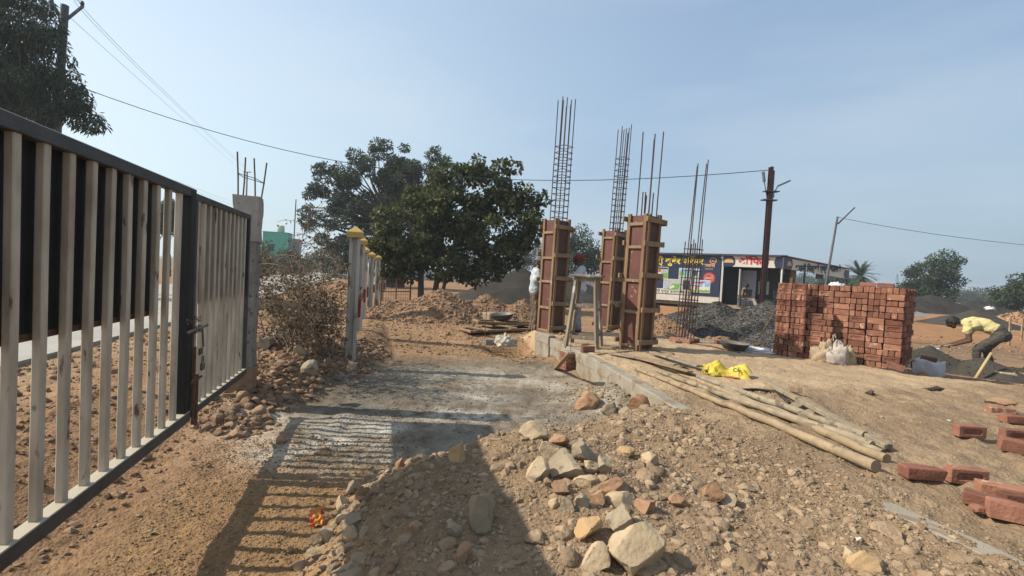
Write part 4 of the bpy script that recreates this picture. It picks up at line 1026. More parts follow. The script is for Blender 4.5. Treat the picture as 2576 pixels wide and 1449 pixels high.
q = on(2466, 1287); V, F = lump(np.random.RandomState(5), 3, 8, .5); o = np_mesh('brick_shard', V*np.array([.055, .045, .022]), F, BRK); o.location = (q.x, q.y, q.z+.012); tag(o, 'orange broken shard of brick left of the nearest bricks', 'brick shard')
# ------------------------------------------------------------------ sacks
SACKW = mat('woven_sack', (.50, .44, .38), (.36, .30, .26), scale=5, bump=.4, bscale=50, rough=.8, spots=((.32, .22, .20), 5, .60))
SANDT = mat('tan_sand', (.36, .27, .17), (.44, .345, .225), scale=30, bump=.6, bscale=90, rough=.95)
q = org + wdir*.50 - ndir*.20
t = thing('sand_sack', 'woven sack split open with coarse sand before the brick stack', 'sack', (q.x, q.y, .395), PA)
o = crumple('sack_cloth', None, None, (0, 0, 0), .16, .11, .36, SACKW, 12, freq=1.6); o.parent = t; o.location = (.12, -.05, 0)
o = crumple('spilled_sand', None, None, (0, 0, 0), .17, .13, .35, SANDT, 15, freq=1.2); o.parent = t; o.location = (-.08, .0, 0)
o = crumple('sand_lump', None, None, (0, 0, 0), .09, .08, .30, SANDT, 19, freq=2.0); o.parent = t; o.location = (.26, .05, 0)
MB().tube([(.06, -.02, .36), (.05, -.03, .46), (.07, -.03, .48), (.09, -.02, .42)], .008, 6).build('tie_string', CLOTHW, t)
BAGW = mat('white_plastic_bag', (.72, .72, .74), (.60, .60, .63), scale=4, bump=.5, bscale=18, rough=.45, bdist=.02)
q = on(2330, 946, .35); q.x += .15; q.y += .12
t = thing('white_bag', 'white plastic bag standing open with a brick in it, right of the stack', 'bag', (q.x, q.y, gzz(q.x, q.y)), -.95)
vs = []; fs = []; n = 28
for i, (sc_, z) in enumerate(((.95, 0), (1.02, .05), (1.0, .14), (.97, .22), (.99, .27), (.94, .27), (.92, .20), (.9, .1))):
    for k in range(n):
        a = 2*math.pi*k/n; sq = (abs(math.cos(a))**4+abs(math.sin(a))**4)**-.25
        w = .012*math.sin(a*7+z*20)+.008*math.sin(a*13)
        vs.append(((.21*sc_+w)*sq*math.cos(a), (.15*sc_+w)*sq*math.sin(a), z+(.02*math.sin(a*3+1) if z > .2 else 0)))
for i in range(7):
    for k in range(n): fs.append((i*n+k, i*n+(k+1) % n, (i+1)*n+(k+1) % n, (i+1)*n+k))
fs.append(tuple(range(7*n, 8*n)))
MB().add(vs, fs).build('bag_cloth', BAGW, t, smooth=True)
MB().tube([(-.20, 0, .24), (-.26, -.02, .20), (-.25, -.02, .10), (-.22, 0, .04)], .012, 6).build('bag_loop', HOSE, t)
o = loose('red brick lying in the mouth of the white bag', Vector((q.x-.02, q.y, gzz(q.x, q.y)+.25)), -.55, PLAIN[1], .3, .12, .04)
YEL = mat('yellow_sack_weave', (.68, .54, .06), (.60, .46, .05), scale=6, bump=.5, bscale=30, rough=.6, bdist=.015, dust=((.72, .60, .20), .5))
q = on(1828, 945, .4)
t = thing('yellow_sack', 'crumpled empty yellow cement sack lying on the raised ground', 'sack', (q.x, q.y, q.z), -.28)
# two crumpled lobes of one cloth
V = []; F = []; nu, nv = 46, 16
for i in range(nu+1):
    s = i/nu; cx = -.27+.54*s
    hgt = .068+.085*math.exp(-((s-.24)/.17)**2)+.075*math.exp(-((s-.83)/.16)**2); wid = .10+.05*math.exp(-((s-.25)/.2)**2)+.05*math.exp(-((s-.85)/.2)**2)
    for j in range(nv+1):
        a = -.25+(math.pi+.5)*j/nv
        w = 1+.26*math.sin(a*5+s*16)*math.sin(s*12+1)+.16*math.sin(a*9-s*23)+.08*math.sin(a*17+s*40)
        z = hgt*math.sin(a)*w+.004
        V.append((cx+.03*math.sin(a*3+s*9), -wid*math.cos(a)*(.8+.2*w)+.05*math.sin(s*4), max(.002, z)))
for i in range(nu):
    for j in range(nv): F.append((i*(nv+1)+j, i*(nv+1)+j+1, (i+1)*(nv+1)+j+1, (i+1)*(nv+1)+j))
o = MB().add(V, F).build('sack_cloth', YEL, t, smooth=True)
b = MB(); R = random.Random(8)
for k in range(16):
    y = R.uniform(-.09, .09); z = R.uniform(.02, .15); b.tube([(-.265, y, z), (-.29, y+R.uniform(-.03, .03), z-R.uniform(0, .05)), (-.30+R.uniform(-.03, .05), y-.05, R.uniform(.0, .05))], .0022, 4)
b.build('frayed_threads', YEL, t)
me = text_mesh('C6', .075, .003); me.transform(Matrix.Translation((.10, -.135, .085)) @ Matrix.Rotation(1.0, 4, 'X') @ Matrix.Rotation(.2, 4, 'Z')); me.materials.append(mat('sack_print', (.08, .09, .08), rough=.7, bump=0)); link('printed_mark', me, t)
o = crumple('orange_flap', None, None, (0, 0, 0), .10, .04, .02, mat('orange_plastic', (.55, .18, .08), (.45, .14, .06), bump=.2), 4); o.parent = t; o.location = (.05, -.12, 0)
# white plastic sheet by the pile
SHEETW = mat('white_sheet', (.80, .79, .80), (.72, .70, .72), scale=3, bump=.3, rough=.5)
A, B, C_, D_ = on(1862, 880, .4), on(1965, 893, .4), on(1950, 884, .4), on(1905, 876, .4)
o = crumple('plastic_sheet', 'white plastic sheet lying flat left of the brick stack', 'plastic sheet', ((A.x+B.x)/2+.05, (A.y+B.y)/2+.1, .39), .42, .22, .07, SHEETW, 31)
o.rotation_euler = (0, 0, -.5)
# crumpled wrapper on the rubble
q = on(797, 1318, .1)
t = thing('snack_wrapper', 'small crumpled red and yellow foil wrapper on the rubble edge', 'wrapper', (q.x, q.y, q.z+.045), .4); t.rotation_euler = (.7, -.2, .3)
V = []; F = []
for i in range(9):
    for j in range(9): V.append(((i/8-.5)*.085, (j/8-.5)*.11, .010*math.sin(i*1.9+j*.7)+.008*math.sin(j*2.3-i)))
for i in range(8):
    for j in range(8): F.append((i*9+j, i*9+j+1, i*9+10+j, i*9+9+j))
F1 = [f for f in F if 20 < f[0] < 58]; F2 = [f for f in F if not 20 < f[0] < 58]
MB().add(V, F1).build('yellow_panel', mat('wrapper_yellow', (.75, .42, .10), (.70, .30, .08), scale=30, rough=.4, bump=0), t)
MB().add(V, F2).build('red_border', mat('wrapper_red', (.62, .10, .06), (.66, .22, .10), scale=25, rough=.4, bump=0), t)
# scraps of paper and dry leaves
PAPER = mat('paper_scrap', (.70, .68, .62), rough=.8, bump=0)
for i, (px, py, s, lab) in enumerate(((2195, 1110, .05, 'white paper scrap by the ends of the poles'), (2158, 1363, .022, 'tiny white scrap on the clods at lower right'), (2388, 1062, .03, 'white paper scrap on the trodden ground'), (440, 1270, .03, 'pale dry leaf on the ochre ground by the gate'), (385, 1345, .035, 'straw stalk on the ochre ground'))):
    q = on(px, py, .3); R = random.Random(i)
    o = MB().add([(-s, -s*.3, .004), (0, -s*.5, .02), (s, -s*.2, .006), (s*.8, s*.3, .014), (0, s*.4, .004), (-s*.9, s*.25, .016)], [(0, 1, 4, 5), (1, 2, 3, 4)]).build('paper_scrap' if i < 3 else 'dry_leaf', PAPER if i < 3 else mat('straw', (.55, .42, .2), rough=.9, bump=0))
    o.location = (q.x, q.y, q.z+.006); o.rotation_euler = (.1, .1, R.uniform(0, 3)); tag(o, lab, 'litter', 'scraps of litter')
# ================================================================== heaps
def heap(name, label, cx, cy, rx, ry, h, m, seed, peaks=None, rough=.05, n=110, rot=0.0, cat='heap', stones=None):
    """one heap of loose material with its own stones"""
    g = np.linspace(-1.25, 1.25, n); X, Y = np.meshgrid(g, g); x = X.ravel(); y = Y.ravel()
    ca, sa = math.cos(rot), math.sin(rot)
    def H(x, y):
        out = np.zeros_like(x)
        for (px, py, s, k) in (peaks or [(0, 0, 1, 1)]):
            d = np.hypot((x-px)/s, (y-py)/s); d = d*(1+.16*fbm(x+seed, y, 1.6, 3, seed))
            out = np.maximum(out, k*np.clip(1-d, 0, 1)**1.08)
        return out
    z = H(x, y)*h
    wx = cx+(x*rx*ca-y*ry*sa); wy = cy+(x*rx*sa+y*ry*ca); base = gz(wx, wy, False)
    zz = base+z-.05+np.where(z > .02, rough*(fbm(wx, wy, 1.4, 4, seed)+.6*fbm(wx, wy, 4.5, 3, seed+2)), 0)
    keep = z > 0.003
    idx = np.arange(n*n).reshape(n, n)
    q = np.stack([idx[:-1, :-1], idx[:-1, 1:], idx[1:, 1:], idx[1:, :-1]], -1).reshape(-1, 4)
    q = q[keep[q].any(1)]
    used = np.unique(q); mp_ = -np.ones(n*n, int); mp_[used] = np.arange(len(used))
    V = np.stack([wx, wy, zz], 1)[used]-np.array([cx, cy, 0])
    t = thing(name, label, cat, (cx, cy, 0))
    np_mesh('heap_body', V, mp_[q], m, t, smooth=True)
    if stones:
        cnt, smin, smax, sm, sub = stones
        r = np.random.RandomState(seed); sx = r.uniform(-1.15, 1.15, cnt*2); sy = r.uniform(-1.15, 1.15, cnt*2)
        hz = H(sx, sy); k = hz > .01; sx, sy, hz = sx[k][:cnt], sy[k][:cnt], hz[k][:cnt]
        x2 = cx+(sx*rx*ca-sy*ry*sa); y2 = cy+(sx*rx*sa+sy*ry*ca)
        z2 = gz(x2, y2, False)+hz*h-.05+rough*(fbm(x2, y2, 1.4, 4, seed)+.6*fbm(x2, y2, 4.5, 3, seed+2))
        s = smin*(1-r.uniform(0, 1, len(sx))*(1-(smin/smax)**2.2))**(-1/2.2)
        o = scatter('heap_stones', np.stack([x2-cx, y2-cy, z2], 1), s, sm, t, sub=sub, seed=seed); o['kind'] = 'stuff'
    return t
SOILH = mat('heap_soil', (.26, .155, .09), (.34, .215, .13), scale=1.8, bump=.8, bscale=14, rough=.95, bdist=.05, spec=.1)
SANDD = mat('dark_sand', (.040, .035, .029), (.060, .053, .044), scale=1.2, bump=.5, bscale=14, rough=.95, bdist=.05, spec=.1)
SANDG = mat('grey_sand', (.058, .051, .042), (.080, .071, .059), scale=1.2, bump=.5, bscale=20, rough=.95, bdist=.03, spec=.1)
GRAVD = mat('dark_gravel', (.052, .048, .043), (.10, .093, .083), scale=5, bump=.4, bscale=40, rough=.9, island=.55, spec=.12)
p = dp(1150, 830, 13.2)
heap('soil_heap', 'long brown soil heap behind the drive, in front of the broad leaved tree', p.x-.1, 13.0, 2.6, 1.7, .95, SOILH, 41, peaks=[(-.15, .0, .75, 1), (.35, .1, .6, .82), (.75, -.05, .5, .75), (-.62, .0, .5, .55)], rough=.07, rot=.12, stones=(5200, .018, .085, STONER, 1))
p = dp(1290, 740, 24)
heap('sand_heap', 'big dark grey sand heap behind the workers', p.x+1.2, 24, 4.6, 3.6, 1.85, SANDD, 42, peaks=[(-.18, 0, .85, 1), (.45, .1, .75, .72)], rough=.05)
p = dp(1860, 800, 12.0)
heap('gravel_heap', 'heap of dark crushed stone in front of the office', p.x+.1, 12.6, 2.75, 2.0, 1.18, GRAVD, 43, peaks=[(-.1, .1, .95, .85), (.3, -.1, .9, 1), (-.55, .1, .6, .45)], rough=.03, stones=(15000, .014, .034, GRAVD, 1))
p = dp(1730, 840, 10.8)
heap('soil_heap', 'low brown soil ridge between the rebar cage and the gravel', p.x, 11.3, 2.0, .9, .55, SOILH, 44, peaks=[(-.2, 0, .9, 1), (.45, -.1, .7, .7)], rough=.06, rot=-.1, stones=(1800, .014, .06, STONER, 1))
p = dp(2405, 905, 9.2)
heap('mortar_sand_heap', 'wet dark sand heap which the man in yellow is shovelling', p.x, 9.3, 1.25, .85, .50, SANDG, 45, peaks=[(-.25, 0, .8, 1), (.35, -.1, .75, .75)], rough=.05, rot=-.7, stones=(500, .008, .03, SANDG, 1))
p = dp(2335, 770, 30); heap('far_sand_heap', 'pale grey sand heap beyond the orange ground, right behind the brick stack', p.x-1.8, 33, 4.2, 3, 1.15, mat('pale_sand', (.25, .235, .21), (.30, .28, .25), scale=1, bump=.3, rough=.95), 46, rough=.04)
p = dp(2400, 770, 38); heap('far_sand_heap', 'long black sand ridge below the dark tree on the right', p.x, 38, 6.5, 3, 1.6, SANDD, 47, peaks=[(-.3, 0, .8, 1), (.3, 0, .75, .8)], rough=.12)
p = dp(2500, 800, 24); heap('far_sand_heap', 'grey sand heap behind the back of the man in yellow', p.x, 25, 2.6, 2, .95, SANDG, 48, rough=.05)
p = dp(2545, 790, 30); heap('soil_heap', 'orange earth heap at the right border by the low wall', p.x+.3, 30, 1.6, 1.2, .65, mat('orange_soil', (.45, .22, .10), (.52, .29, .15), bump=.6, rough=.95), 49, rough=.10, stones=(400, .04, .14, STONER, 1))

# ================================================================== site office
NAVY = mat('navy_panel', (.022, .032, .068), (.030, .040, .080), scale=2, bump=.03, rough=.35, spec=.5)
WHITE = mat('sign_white', (.74, .71, .62), (.68, .65, .56), scale=3, bump=.03, rough=.5)
WHITEW = mat('white_wall_paint', (.70, .67, .60), (.58, .53, .45), scale=2, bump=.2, rough=.9)
YTXT = mat('sign_yellow', (.85, .66, .06), rough=.5, bump=0); RTXT = mat('sign_red', (.62, .035, .03), rough=.5, bump=0); KTXT = mat('sign_navy_letters', (.02, .025, .06), rough=.5, bump=0)
GTXT = mat('sign_gold', (.70, .42, .20), rough=.5, bump=0); GREYM = mat('galvanised', (.10, .10, .11), (.16, .16, .17), rough=.5, metal=.5, bump=.05)
DARKIN = mat('office_dark_inside', (.035, .033, .036), (.05, .047, .05), rough=.9, bump=.05); PVC = mat('pvc_door', (.62, .62, .56), (.55, .55, .49), rough=.4, bump=.03)
OZ = .50
cor = dp(1808, 757, 27.0); fd = Vector((math.cos(math.radians(-33)), math.sin(math.radians(-33)), 0))    # along the front, to the right
fa = math.radians(-33)
off = thing('site_office', 'navy site office cabin with Hindi signboards and an open white door', 'office', (cor.x, cor.y, OZ), fa)
# local: x right along the front (0 = right end of the big signboard), y into the building, z up. scale 43.7 px per m
HW = 2.80
def opart(name, c, s, m, rot=None, ch=0.0, par=off): return MB().box(c, s, rot, ch=ch).build(name, m, par)
opart('rear_wall', (-1.0, 3.6, HW/2), (9.2, .06, HW), WHITEW)
opart('left_wall', (-5.57, 1.8, HW/2), (.06, 3.54, HW), WHITEW)
opart('white_base_strip', (-2.8, .0, .20), (5.6, .10, .40), WHITEW)
sb = opart('signboard', (-2.8, -.06, .40+(HW-.40)/2), (5.6, .04, HW-.40), NAVY)
def txt(body, size, x, z, m, par, y=-.085, off_=.01, sx=1.0, align='CENTER', name='lettering', rz=0.0):
    me = text_mesh(body, size, off_*size, .0, align); me.transform(Matrix.Diagonal((sx, 1, 1, 1)))
    me.transform(Matrix.Translation((x, y, z)) @ Matrix.Rotation(rz, 4, 'Z') @ Matrix.Rotation(math.radians(90), 4, 'X')); me.materials.append(m)
    return link(name, me, par)
txt('श्ी कुबेर पिरसर', .50, -2.35, 2.22, YTXT, sb, off_=.035, sx=1.0)
txt('भवानी', .26, -.62, 2.10, GTXT, sb, off_=.02)
MB().lathe([(.15, -.01), (.15, .01), (.19, .01), (.19, -.01), (.15, -.01)], 24, M=Matrix.Translation((-.42, -.09, 2.46)) @ Matrix.Rotation(1.5708, 4, 'X')).build('gold_ring', GTXT, sb)
MB().add([(-.13, 0, 0), (.13, 0, 0), (.10, 0, .05), (.03, 0, .02), (-.02, 0, .10), (-.08, 0, .03)], [(0, 1, 2, 3, 4, 5)], M=Matrix.Translation((-.42, -.086, 2.42))).build('gold_emblem', GTXT, sb)
MB().box((-.62, -.085, 1.98), (.45, .006, .03)).build('gold_line', GTXT, sb)
# round red seal
seal = MB().lathe([(.001, .0), (.30, .0), (.31, -.02), (.001, -.02)], 28, M=Matrix.Translation((-.58, -.085, 1.45)) @ Matrix.Rotation(1.5708, 4, 'X')).build('red_seal', RTXT, sb)
b = MB()
for k in range(16):
    a = k*math.tau/16; b.box((-.58+.315*math.cos(a), -.087, 1.45+.315*math.sin(a)), (.07, .012, .07), Matrix.Rotation(-a, 4, 'Y'))
b.build('seal_teeth', RTXT, sb)
for (r1, r2) in ((.265, .25), (.20, .185)):
    MB().lathe([(r2, .0), (r1, .0), (r1, -.012), (r2, -.012), (r2, 0)], 26, M=Matrix.Translation((-.58, -.105, 1.45)) @ Matrix.Rotation(1.5708, 4, 'X')).build('seal_ring', WHITE, sb)
txt('RCC', .16, -.58, 1.40, WHITE, sb, y=-.112, off_=.03)
# printed site pictures: flat prints with simple colour fields
PG = mat('print_green', (.12, .34, .06), (.22, .50, .12), scale=9, rough=.5, bump=0); PS = mat('print_sky', (.16, .42, .70), (.45, .65, .80), scale=5, rough=.5, bump=0)
PGR = mat('print_grey', (.38, .40, .40), (.55, .57, .56), scale=8, rough=.5, bump=0); PRD = mat('print_red', (.45, .08, .05), rough=.5, bump=0); PDK = mat('print_dark', (.03, .06, .04), (.06, .10, .06), rough=.5, bump=0)
def picture(x, z, w, h, kind):
    fr = MB().box((x, -.088, z), (w, .012, h), ch=.004).build('print_frame', WHITE, sb)
    w2, h2 = w-.06, h-.06; y = -.0965
    def q(name, pts, m, dy): MB().add([(x+a*w2, y-dy, z+c*h2) for a, c in pts], [tuple(range(len(pts)))]).build(name, m, fr)
    q('print_sky', [(-.5, -.5), (.5, -.5), (.5, .5), (-.5, .5)], PS if kind != 'road' else PDK, 0)
    if kind == 'road':
        q('print_ground', [(-.5, -.5), (.5, -.5), (.5, .32), (-.5, .32)], PGR, .001); q('print_lawn', [(.05, -.5), (.5, -.5), (.5, .0), (.22, -.05)], PG, .002)
        q('print_path', [(-.12, -.5), (.14, -.5), (.08, .25), (-.04, .25)], WHITE, .003); q('print_gate', [(-.08, -.5), (.08, -.5), (.08, -.28), (-.08, -.28)], PRD, .004); q('print_hall', [(-.06, .05), (.08, .05), (.08, .38), (-.06, .38)], PRD, .004)
        q('print_kerb', [(-.42, -.42), (-.38, -.42), (-.18, .1), (-.22, .1)], PDK, .004)
    elif kind == 'palm':
        q('print_ground', [(-.5, -.5), (.5, -.5), (.5, -.28), (-.5, -.28)], WHITE, .001); q('print_hedge', [(-.5, -.28), (.5, -.28), (.5, .0), (.2, -.1), (-.3, -.05), (-.5, .02)], PDK, .002)
        q('print_umbrella', [(-.42, .18), (-.28, .38), (-.1, .36), (.02, .2)], PDK, .003); q('print_umbrella', [(.02, .14), (.12, .30), (.22, .14)], PDK, .003); q('print_shrub', [(.12, -.3), (.45, -.3), (.4, .02), (.2, .05)], PG, .003)
    elif kind == 'plan':
        q('print_ground', [(-.5, -.5), (.5, -.5), (.5, .5), (-.5, .5)], PGR, .001); q('print_lawn', [(-.35, -.45), (.3, -.45), (.4, .1), (.0, .12)], PG, .002); q('print_path', [(-.15, -.4), (.1, -.2), (.05, .0), (-.2, -.2)], WHITE, .003); q('print_pond', [(-.46, -.3), (-.3, -.3), (-.28, -.05), (-.42, 0)], PS, .003)
    elif kind == 'gate':
        q('print_ground', [(-.5, -.5), (.5, -.5), (.5, -.3), (-.5, -.3)], PG, .001); q('print_wall', [(-.5, -.3), (.5, -.3), (.5, -.02), (-.5, -.05)], WHITE, .002)
        for a in (-.35, -.12, .15): q('print_column', [(a, -.35), (a+.09, -.35), (a+.09, .28), (a, .28)], WHITE, .003)
        q('print_gate', [(-.26, -.32), (-.12, -.32), (-.12, 0), (-.26, 0)], PRD, .004); q('print_roof', [(-.44, .22), (.0, .22), (.26, .34), (.24, .42), (-.1, .38), (-.42, .32)], PRD, .004)
    else:
        q('print_ground', [(-.5, -.5), (.5, -.5), (.5, -.05), (-.5, -.05)], PGR, .001); q('print_tree', [(.2, -.1), (.42, -.1), (.46, .3), (.25, .32)], PDK, .002); q('print_lawn', [(-.5, -.1), (-.2, -.1), (-.25, .2), (-.5, .25)], PG, .002)
picture(-5.0, 1.68, 1.0, .62, 'road'); picture(-3.45, 1.66, 1.05, .70, 'road'); picture(-1.72, 1.62, 1.15, .72, 'lake')
picture(-4.2, .97, 1.05, .68, 'palm'); picture(-2.6, .95, 1.15, .70, 'plan'); picture(-1.05, .95, 1.12, .74, 'gate')
wb = MB().add([(-5.6, -.087, .42), (-1.55, -.087, .42), (-1.55, -.087, .58), (-1.60, -.087, .66), (-1.70, -.087, .70), (-5.6, -.087, .70)], [(0, 1, 2, 3, 4, 5)]).build('white_name_band', WHITE, sb)
txt('भवानी िबल्डसे एण्ड डेवलपसे', .235, -3.35, .47, KTXT, sb, y=-.092, off_=.012, sx=1.08)
# veranda corner right of the board
CORX = 3.05
opart('corner_post', (.10, -.02, HW/2), (.10, .10, HW), PVC)
opart('inner_wall', (1.75, 1.55, HW/2), (3.3, .06, HW), DARKIN)
opart('side_wall', (.12, .80, HW/2), (.05, 1.5, HW), DARKIN)
opart('poster', (2.1, 1.51, 1.05), (.55, .02, .75), PGR); opart('poster', (2.2, 1.51, 1.95), (.5, .02, .6), DARKIN)
opart('doorway_shade_panel', (.55, .50, 1.02), (.62, .03, 2.04), mat('black_for_inner_shade', (.008, .008, .01), bump=0))  # black panel: the shade inside the door is put into its colour
dr = opart('door', (1.02, .16, 1.02), (.05, .72, 2.04), PVC); opart('door_bolt', (.985, .12, 1.0), (.03, .34, .05), GREYM, par=dr)
dr2 = opart('door', (1.42, .75, 1.0), (.72, .04, 2.0), mat('grey_door', (.36, .36, .40), (.30, .30, .34), bump=.05))
for z in (.5, 1.45): opart('door_panel', (1.42, .722, z), (.42, .02, .7), mat('grey_door', (0, 0, 0)), par=dr2)
# fascia boards
fz = HW-.34
fb = opart('front_fascia', (1.60, -.10, fz), (2.95, .05, .60), WHITE)
MB().add([(.13, -.129, fz-.30), (.62, -.129, fz-.30), (.74, -.129, fz-.18), (.76, -.129, fz+.02), (.70, -.129, fz+.2), (.58, -.129, fz+.30), (.13, -.129, fz+.30)], [(0, 1, 2, 3, 4, 5, 6)]).build('navy_field', NAVY, fb)
MB().add([(.42+.25*math.cos(a), -.133, fz-.08+.25*math.sin(a)) for a in np.linspace(0, math.pi, 14)], [tuple(range(14))]).build('gold_half_disc', GTXT, fb)
MB().add([(3.07, -.129, fz-.30), (2.75, -.129, fz-.30), (2.66, -.129, fz), (2.75, -.129, fz+.30), (3.07, -.129, fz+.30)], [(4, 3, 2, 1, 0)]).build('navy_field', NAVY, fb)
txt('ऑिफस', .50, 1.68, fz-.13, RTXT, fb, y=-.135, off_=.04, sx=1.12)
# side fascia runs from the corner to the right and away
sa = math.radians(32)-fa; SL = 7.6
sf = thing('x', '', '', (0, 0, 0)); bpy.data.objects.remove(sf)
Ms = Matrix.Translation((CORX+.03, -.10, 0)) @ Matrix.Rotation(sa, 4, 'Z')
def spart(name, c, s, m, par=off): return MB().add(*cbox(s), M=Ms @ Matrix.Translation(c)).build(name, m, par)
drop = -.30
def slope(x): return drop*x/SL
bfas = MB().add([(0, -.02, fz-.30), (SL, -.02, fz-.28+drop), (SL, -.02, fz+.26+drop), (0, -.02, fz+.30), (0, .02, fz-.30), (SL, .02, fz-.28+drop), (SL, .02, fz+.26+drop), (0, .02, fz+.30)],
     [(0, 1, 2, 3), (5, 4, 7, 6), (3, 2, 6, 7), (1, 0, 4, 5), (0, 3, 7, 4), (2, 1, 5, 6)], M=Ms).build('side_fascia', WHITE, off)
MB().add([(.02, -.024, fz-.30), (.85, -.024, fz-.33), (.98, -.024, fz-.05), (.85, -.024, fz+.25), (.02, -.024, fz+.29)], [(0, 1, 2, 3, 4)], M=Ms).build('navy_field', NAVY, bfas)
MB().add([(.60+.22*math.cos(a), -.028, fz-.13+.24*math.sin(a)) for a in np.linspace(0, math.pi, 14)], [tuple(range(14))], M=Ms).build('gold_half_disc', GTXT, bfas)
MB().add([(SL-.6, -.024, fz-.25+drop), (SL, -.024, fz-.27+drop), (SL, -.024, fz+.25+drop), (SL-.6, -.024, fz+.27+drop), (SL-.75, -.024, fz+drop)], [(0, 1, 2, 3, 4)], M=Ms).build('navy_field', NAVY, bfas)
me = text_mesh('भवानी िबल्डसे एण्ड डेवलपसे', 0.48, .030*.48*2, 0); me.transform(Matrix.Diagonal((1.0, 1, 1, 1)))
me.transform(Ms @ Matrix.Translation((3.85, -.03, fz-.14+drop*.5)) @ Matrix.Rotation(-drop*-1/SL, 4, 'Y') @ Matrix.Rotation(1.5708, 4, 'X')); me.materials.append(KTXT); link('lettering', me, bfas)
for x, m in ((.04, PVC), (2.4, NAVY), (5.1, NAVY), (SL-.1, GREYM)): spart('veranda_post', (x, .04, (fz+slope(x))/2), (.075, .075, fz+slope(x)), m)
for x in (0.4, 4.6): spart('hanging_board', (x+.5, .5, fz-.08+slope(x)), (.9 if x > 1 else .55, .03, .90), NAVY)
# corrugated roof
b = MB(); n = 70
back = [(-5.75, 3.8), (3.0, 3.8)]
P0 = Vector((-5.75, -.28, HW+.05)); P1 = Vector((CORX+.15, -.30, HW+.05))
for k in range(n):
    x0 = -5.75+(CORX+.2+5.75)*k/n; x1 = x0+(CORX+.2+5.75)/n*.55; x2 = -5.75+(CORX+.2+5.75)*(k+1)/n
    b.add([(x0, -.30, HW+.03), (x1, -.30, HW+.03), (x1, 3.8, HW+.10), (x0, 3.8, HW+.10)], [(0, 1, 2, 3)])
    b.add([(x1, -.30, HW+.065), (x2, -.30, HW+.065), (x2, 3.8, HW+.135), (x1, 3.8, HW+.135)], [(0, 1, 2, 3)])
    b.add([(x1, -.30, HW+.03), (x1, -.30, HW+.065), (x1, 3.8, HW+.135), (x1, 3.8, HW+.10)], [(0, 1, 2, 3)])
e0 = Ms @ Vector((0, -.15, 0)); e1 = Ms @ Vector((SL+.15, -.15, 0)); e2 = Ms @ Vector((SL+.15, 2.8, 0))
b.add([(e0.x, e0.y, HW+.04), (e1.x, e1.y, HW+.02+drop), (e2.x, e2.y, HW+.10+drop), (CORX-1.0, 3.8, HW+.12), (e0.x, e0.y, HW-.0), (e1.x, e1.y, HW-.03+drop), (e2.x, e2.y, HW+.05+drop), (CORX-1.0, 3.8, HW+.07)], [(0, 1, 2, 3), (4, 7, 6, 5), (0, 4, 5, 1), (1, 5, 6, 2)])
b.build('roof', GREYM, off)
opart('eave_beam', (-1.35, -.27, HW+.0), (8.7, .04, .05), GREYM)
opart('floor_slab', (-1.2, 1.95, -.12), (8.6, 3.6, .20), CONC)

# furniture in the veranda
CH = mat('black_plastic', (.02, .02, .022), (.03, .03, .03), rough=.5, bump=.05)
def chair(label, px, yy, rz):
    p = dp(px, 760, yy); t = thing('plastic_chair', label, 'chair', (p.x, p.y, OZ-.02), rz, 'chairs in the veranda')
    MB().box((0, 0, .43), (.48, .46, .04), ch=.01).build('seat', CH, t)
    b = MB()
    for i in range(5): b.box((-.20+.10*i, .22, .70), (.07, .025, .46), Matrix.Rotation(-.15, 4, 'X'))
    b.box((0, .25, .92), (.50, .03, .08)); b.build('backrest', CH, t)
    for sx in (-1, 1):
        MB().box((sx*.24, 0, .62), (.04, .44, .03), ch=.005).build('armrest', CH, t)
        for sy in (-1, 1): MB().beam((sx*.24, sy*.22, 0), (sx*.22, sy*.19, .62 if sy < 0 else .45), .035, .035).build('leg', GREYM, t)
    return p
chp = chair('black chair with the seated man in front of the office', 1872, 24.6, math.pi+.1)
chair('empty black chair at the edge of the veranda by the brick stack', 1962, 24.2, .6)
p = dp(1935, 757, 25.0); t = thing('low_table', 'dark table with clutter under the veranda', 'table', (p.x, p.y, OZ), -.2)
MB().box((0, 0, .42), (1.5, .6, .04), ch=.01).build('table_top', CH, t)
for sx in (-1, 1):
    for sy in (-1, 1): MB().box((sx*.68, sy*.25, .20), (.04, .04, .40)).build('leg', GREYM, t)
p = dp(1945, 752, 27.5); crumple('tarpaulin_pile', 'black tarpaulin heap under the veranda roof', 'tarpaulin', (p.x, p.y, OZ), 1.5, .7, .75, HOSE, 23)
q = dp(1992, 712, 9.35); gq = gzz(q.x, q.y)
tag(MB().beam((q.x-.03, q.y, gq), (q.x, q.y, dp(1993, 699, 9.35).z), .10, .035, ch=.004).build('standing_plank', mat('dark_plank', (.10, .045, .035), (.14, .07, .05), bump=.2)), 'dark upright plank standing behind the left end of the brick stack', 'plank')
q = dp(1978, 735, 9.6); q2 = dp(1996, 700, 9.6)
tag(MB().tube([(q.x-.6, q.y, gzz(q.x-.6, q.y)), (q2.x, q2.y, q2.z)], .013, 6).build('stick', POLEW), 'thin stick leaning behind the left end of the brick stack', 'stick')
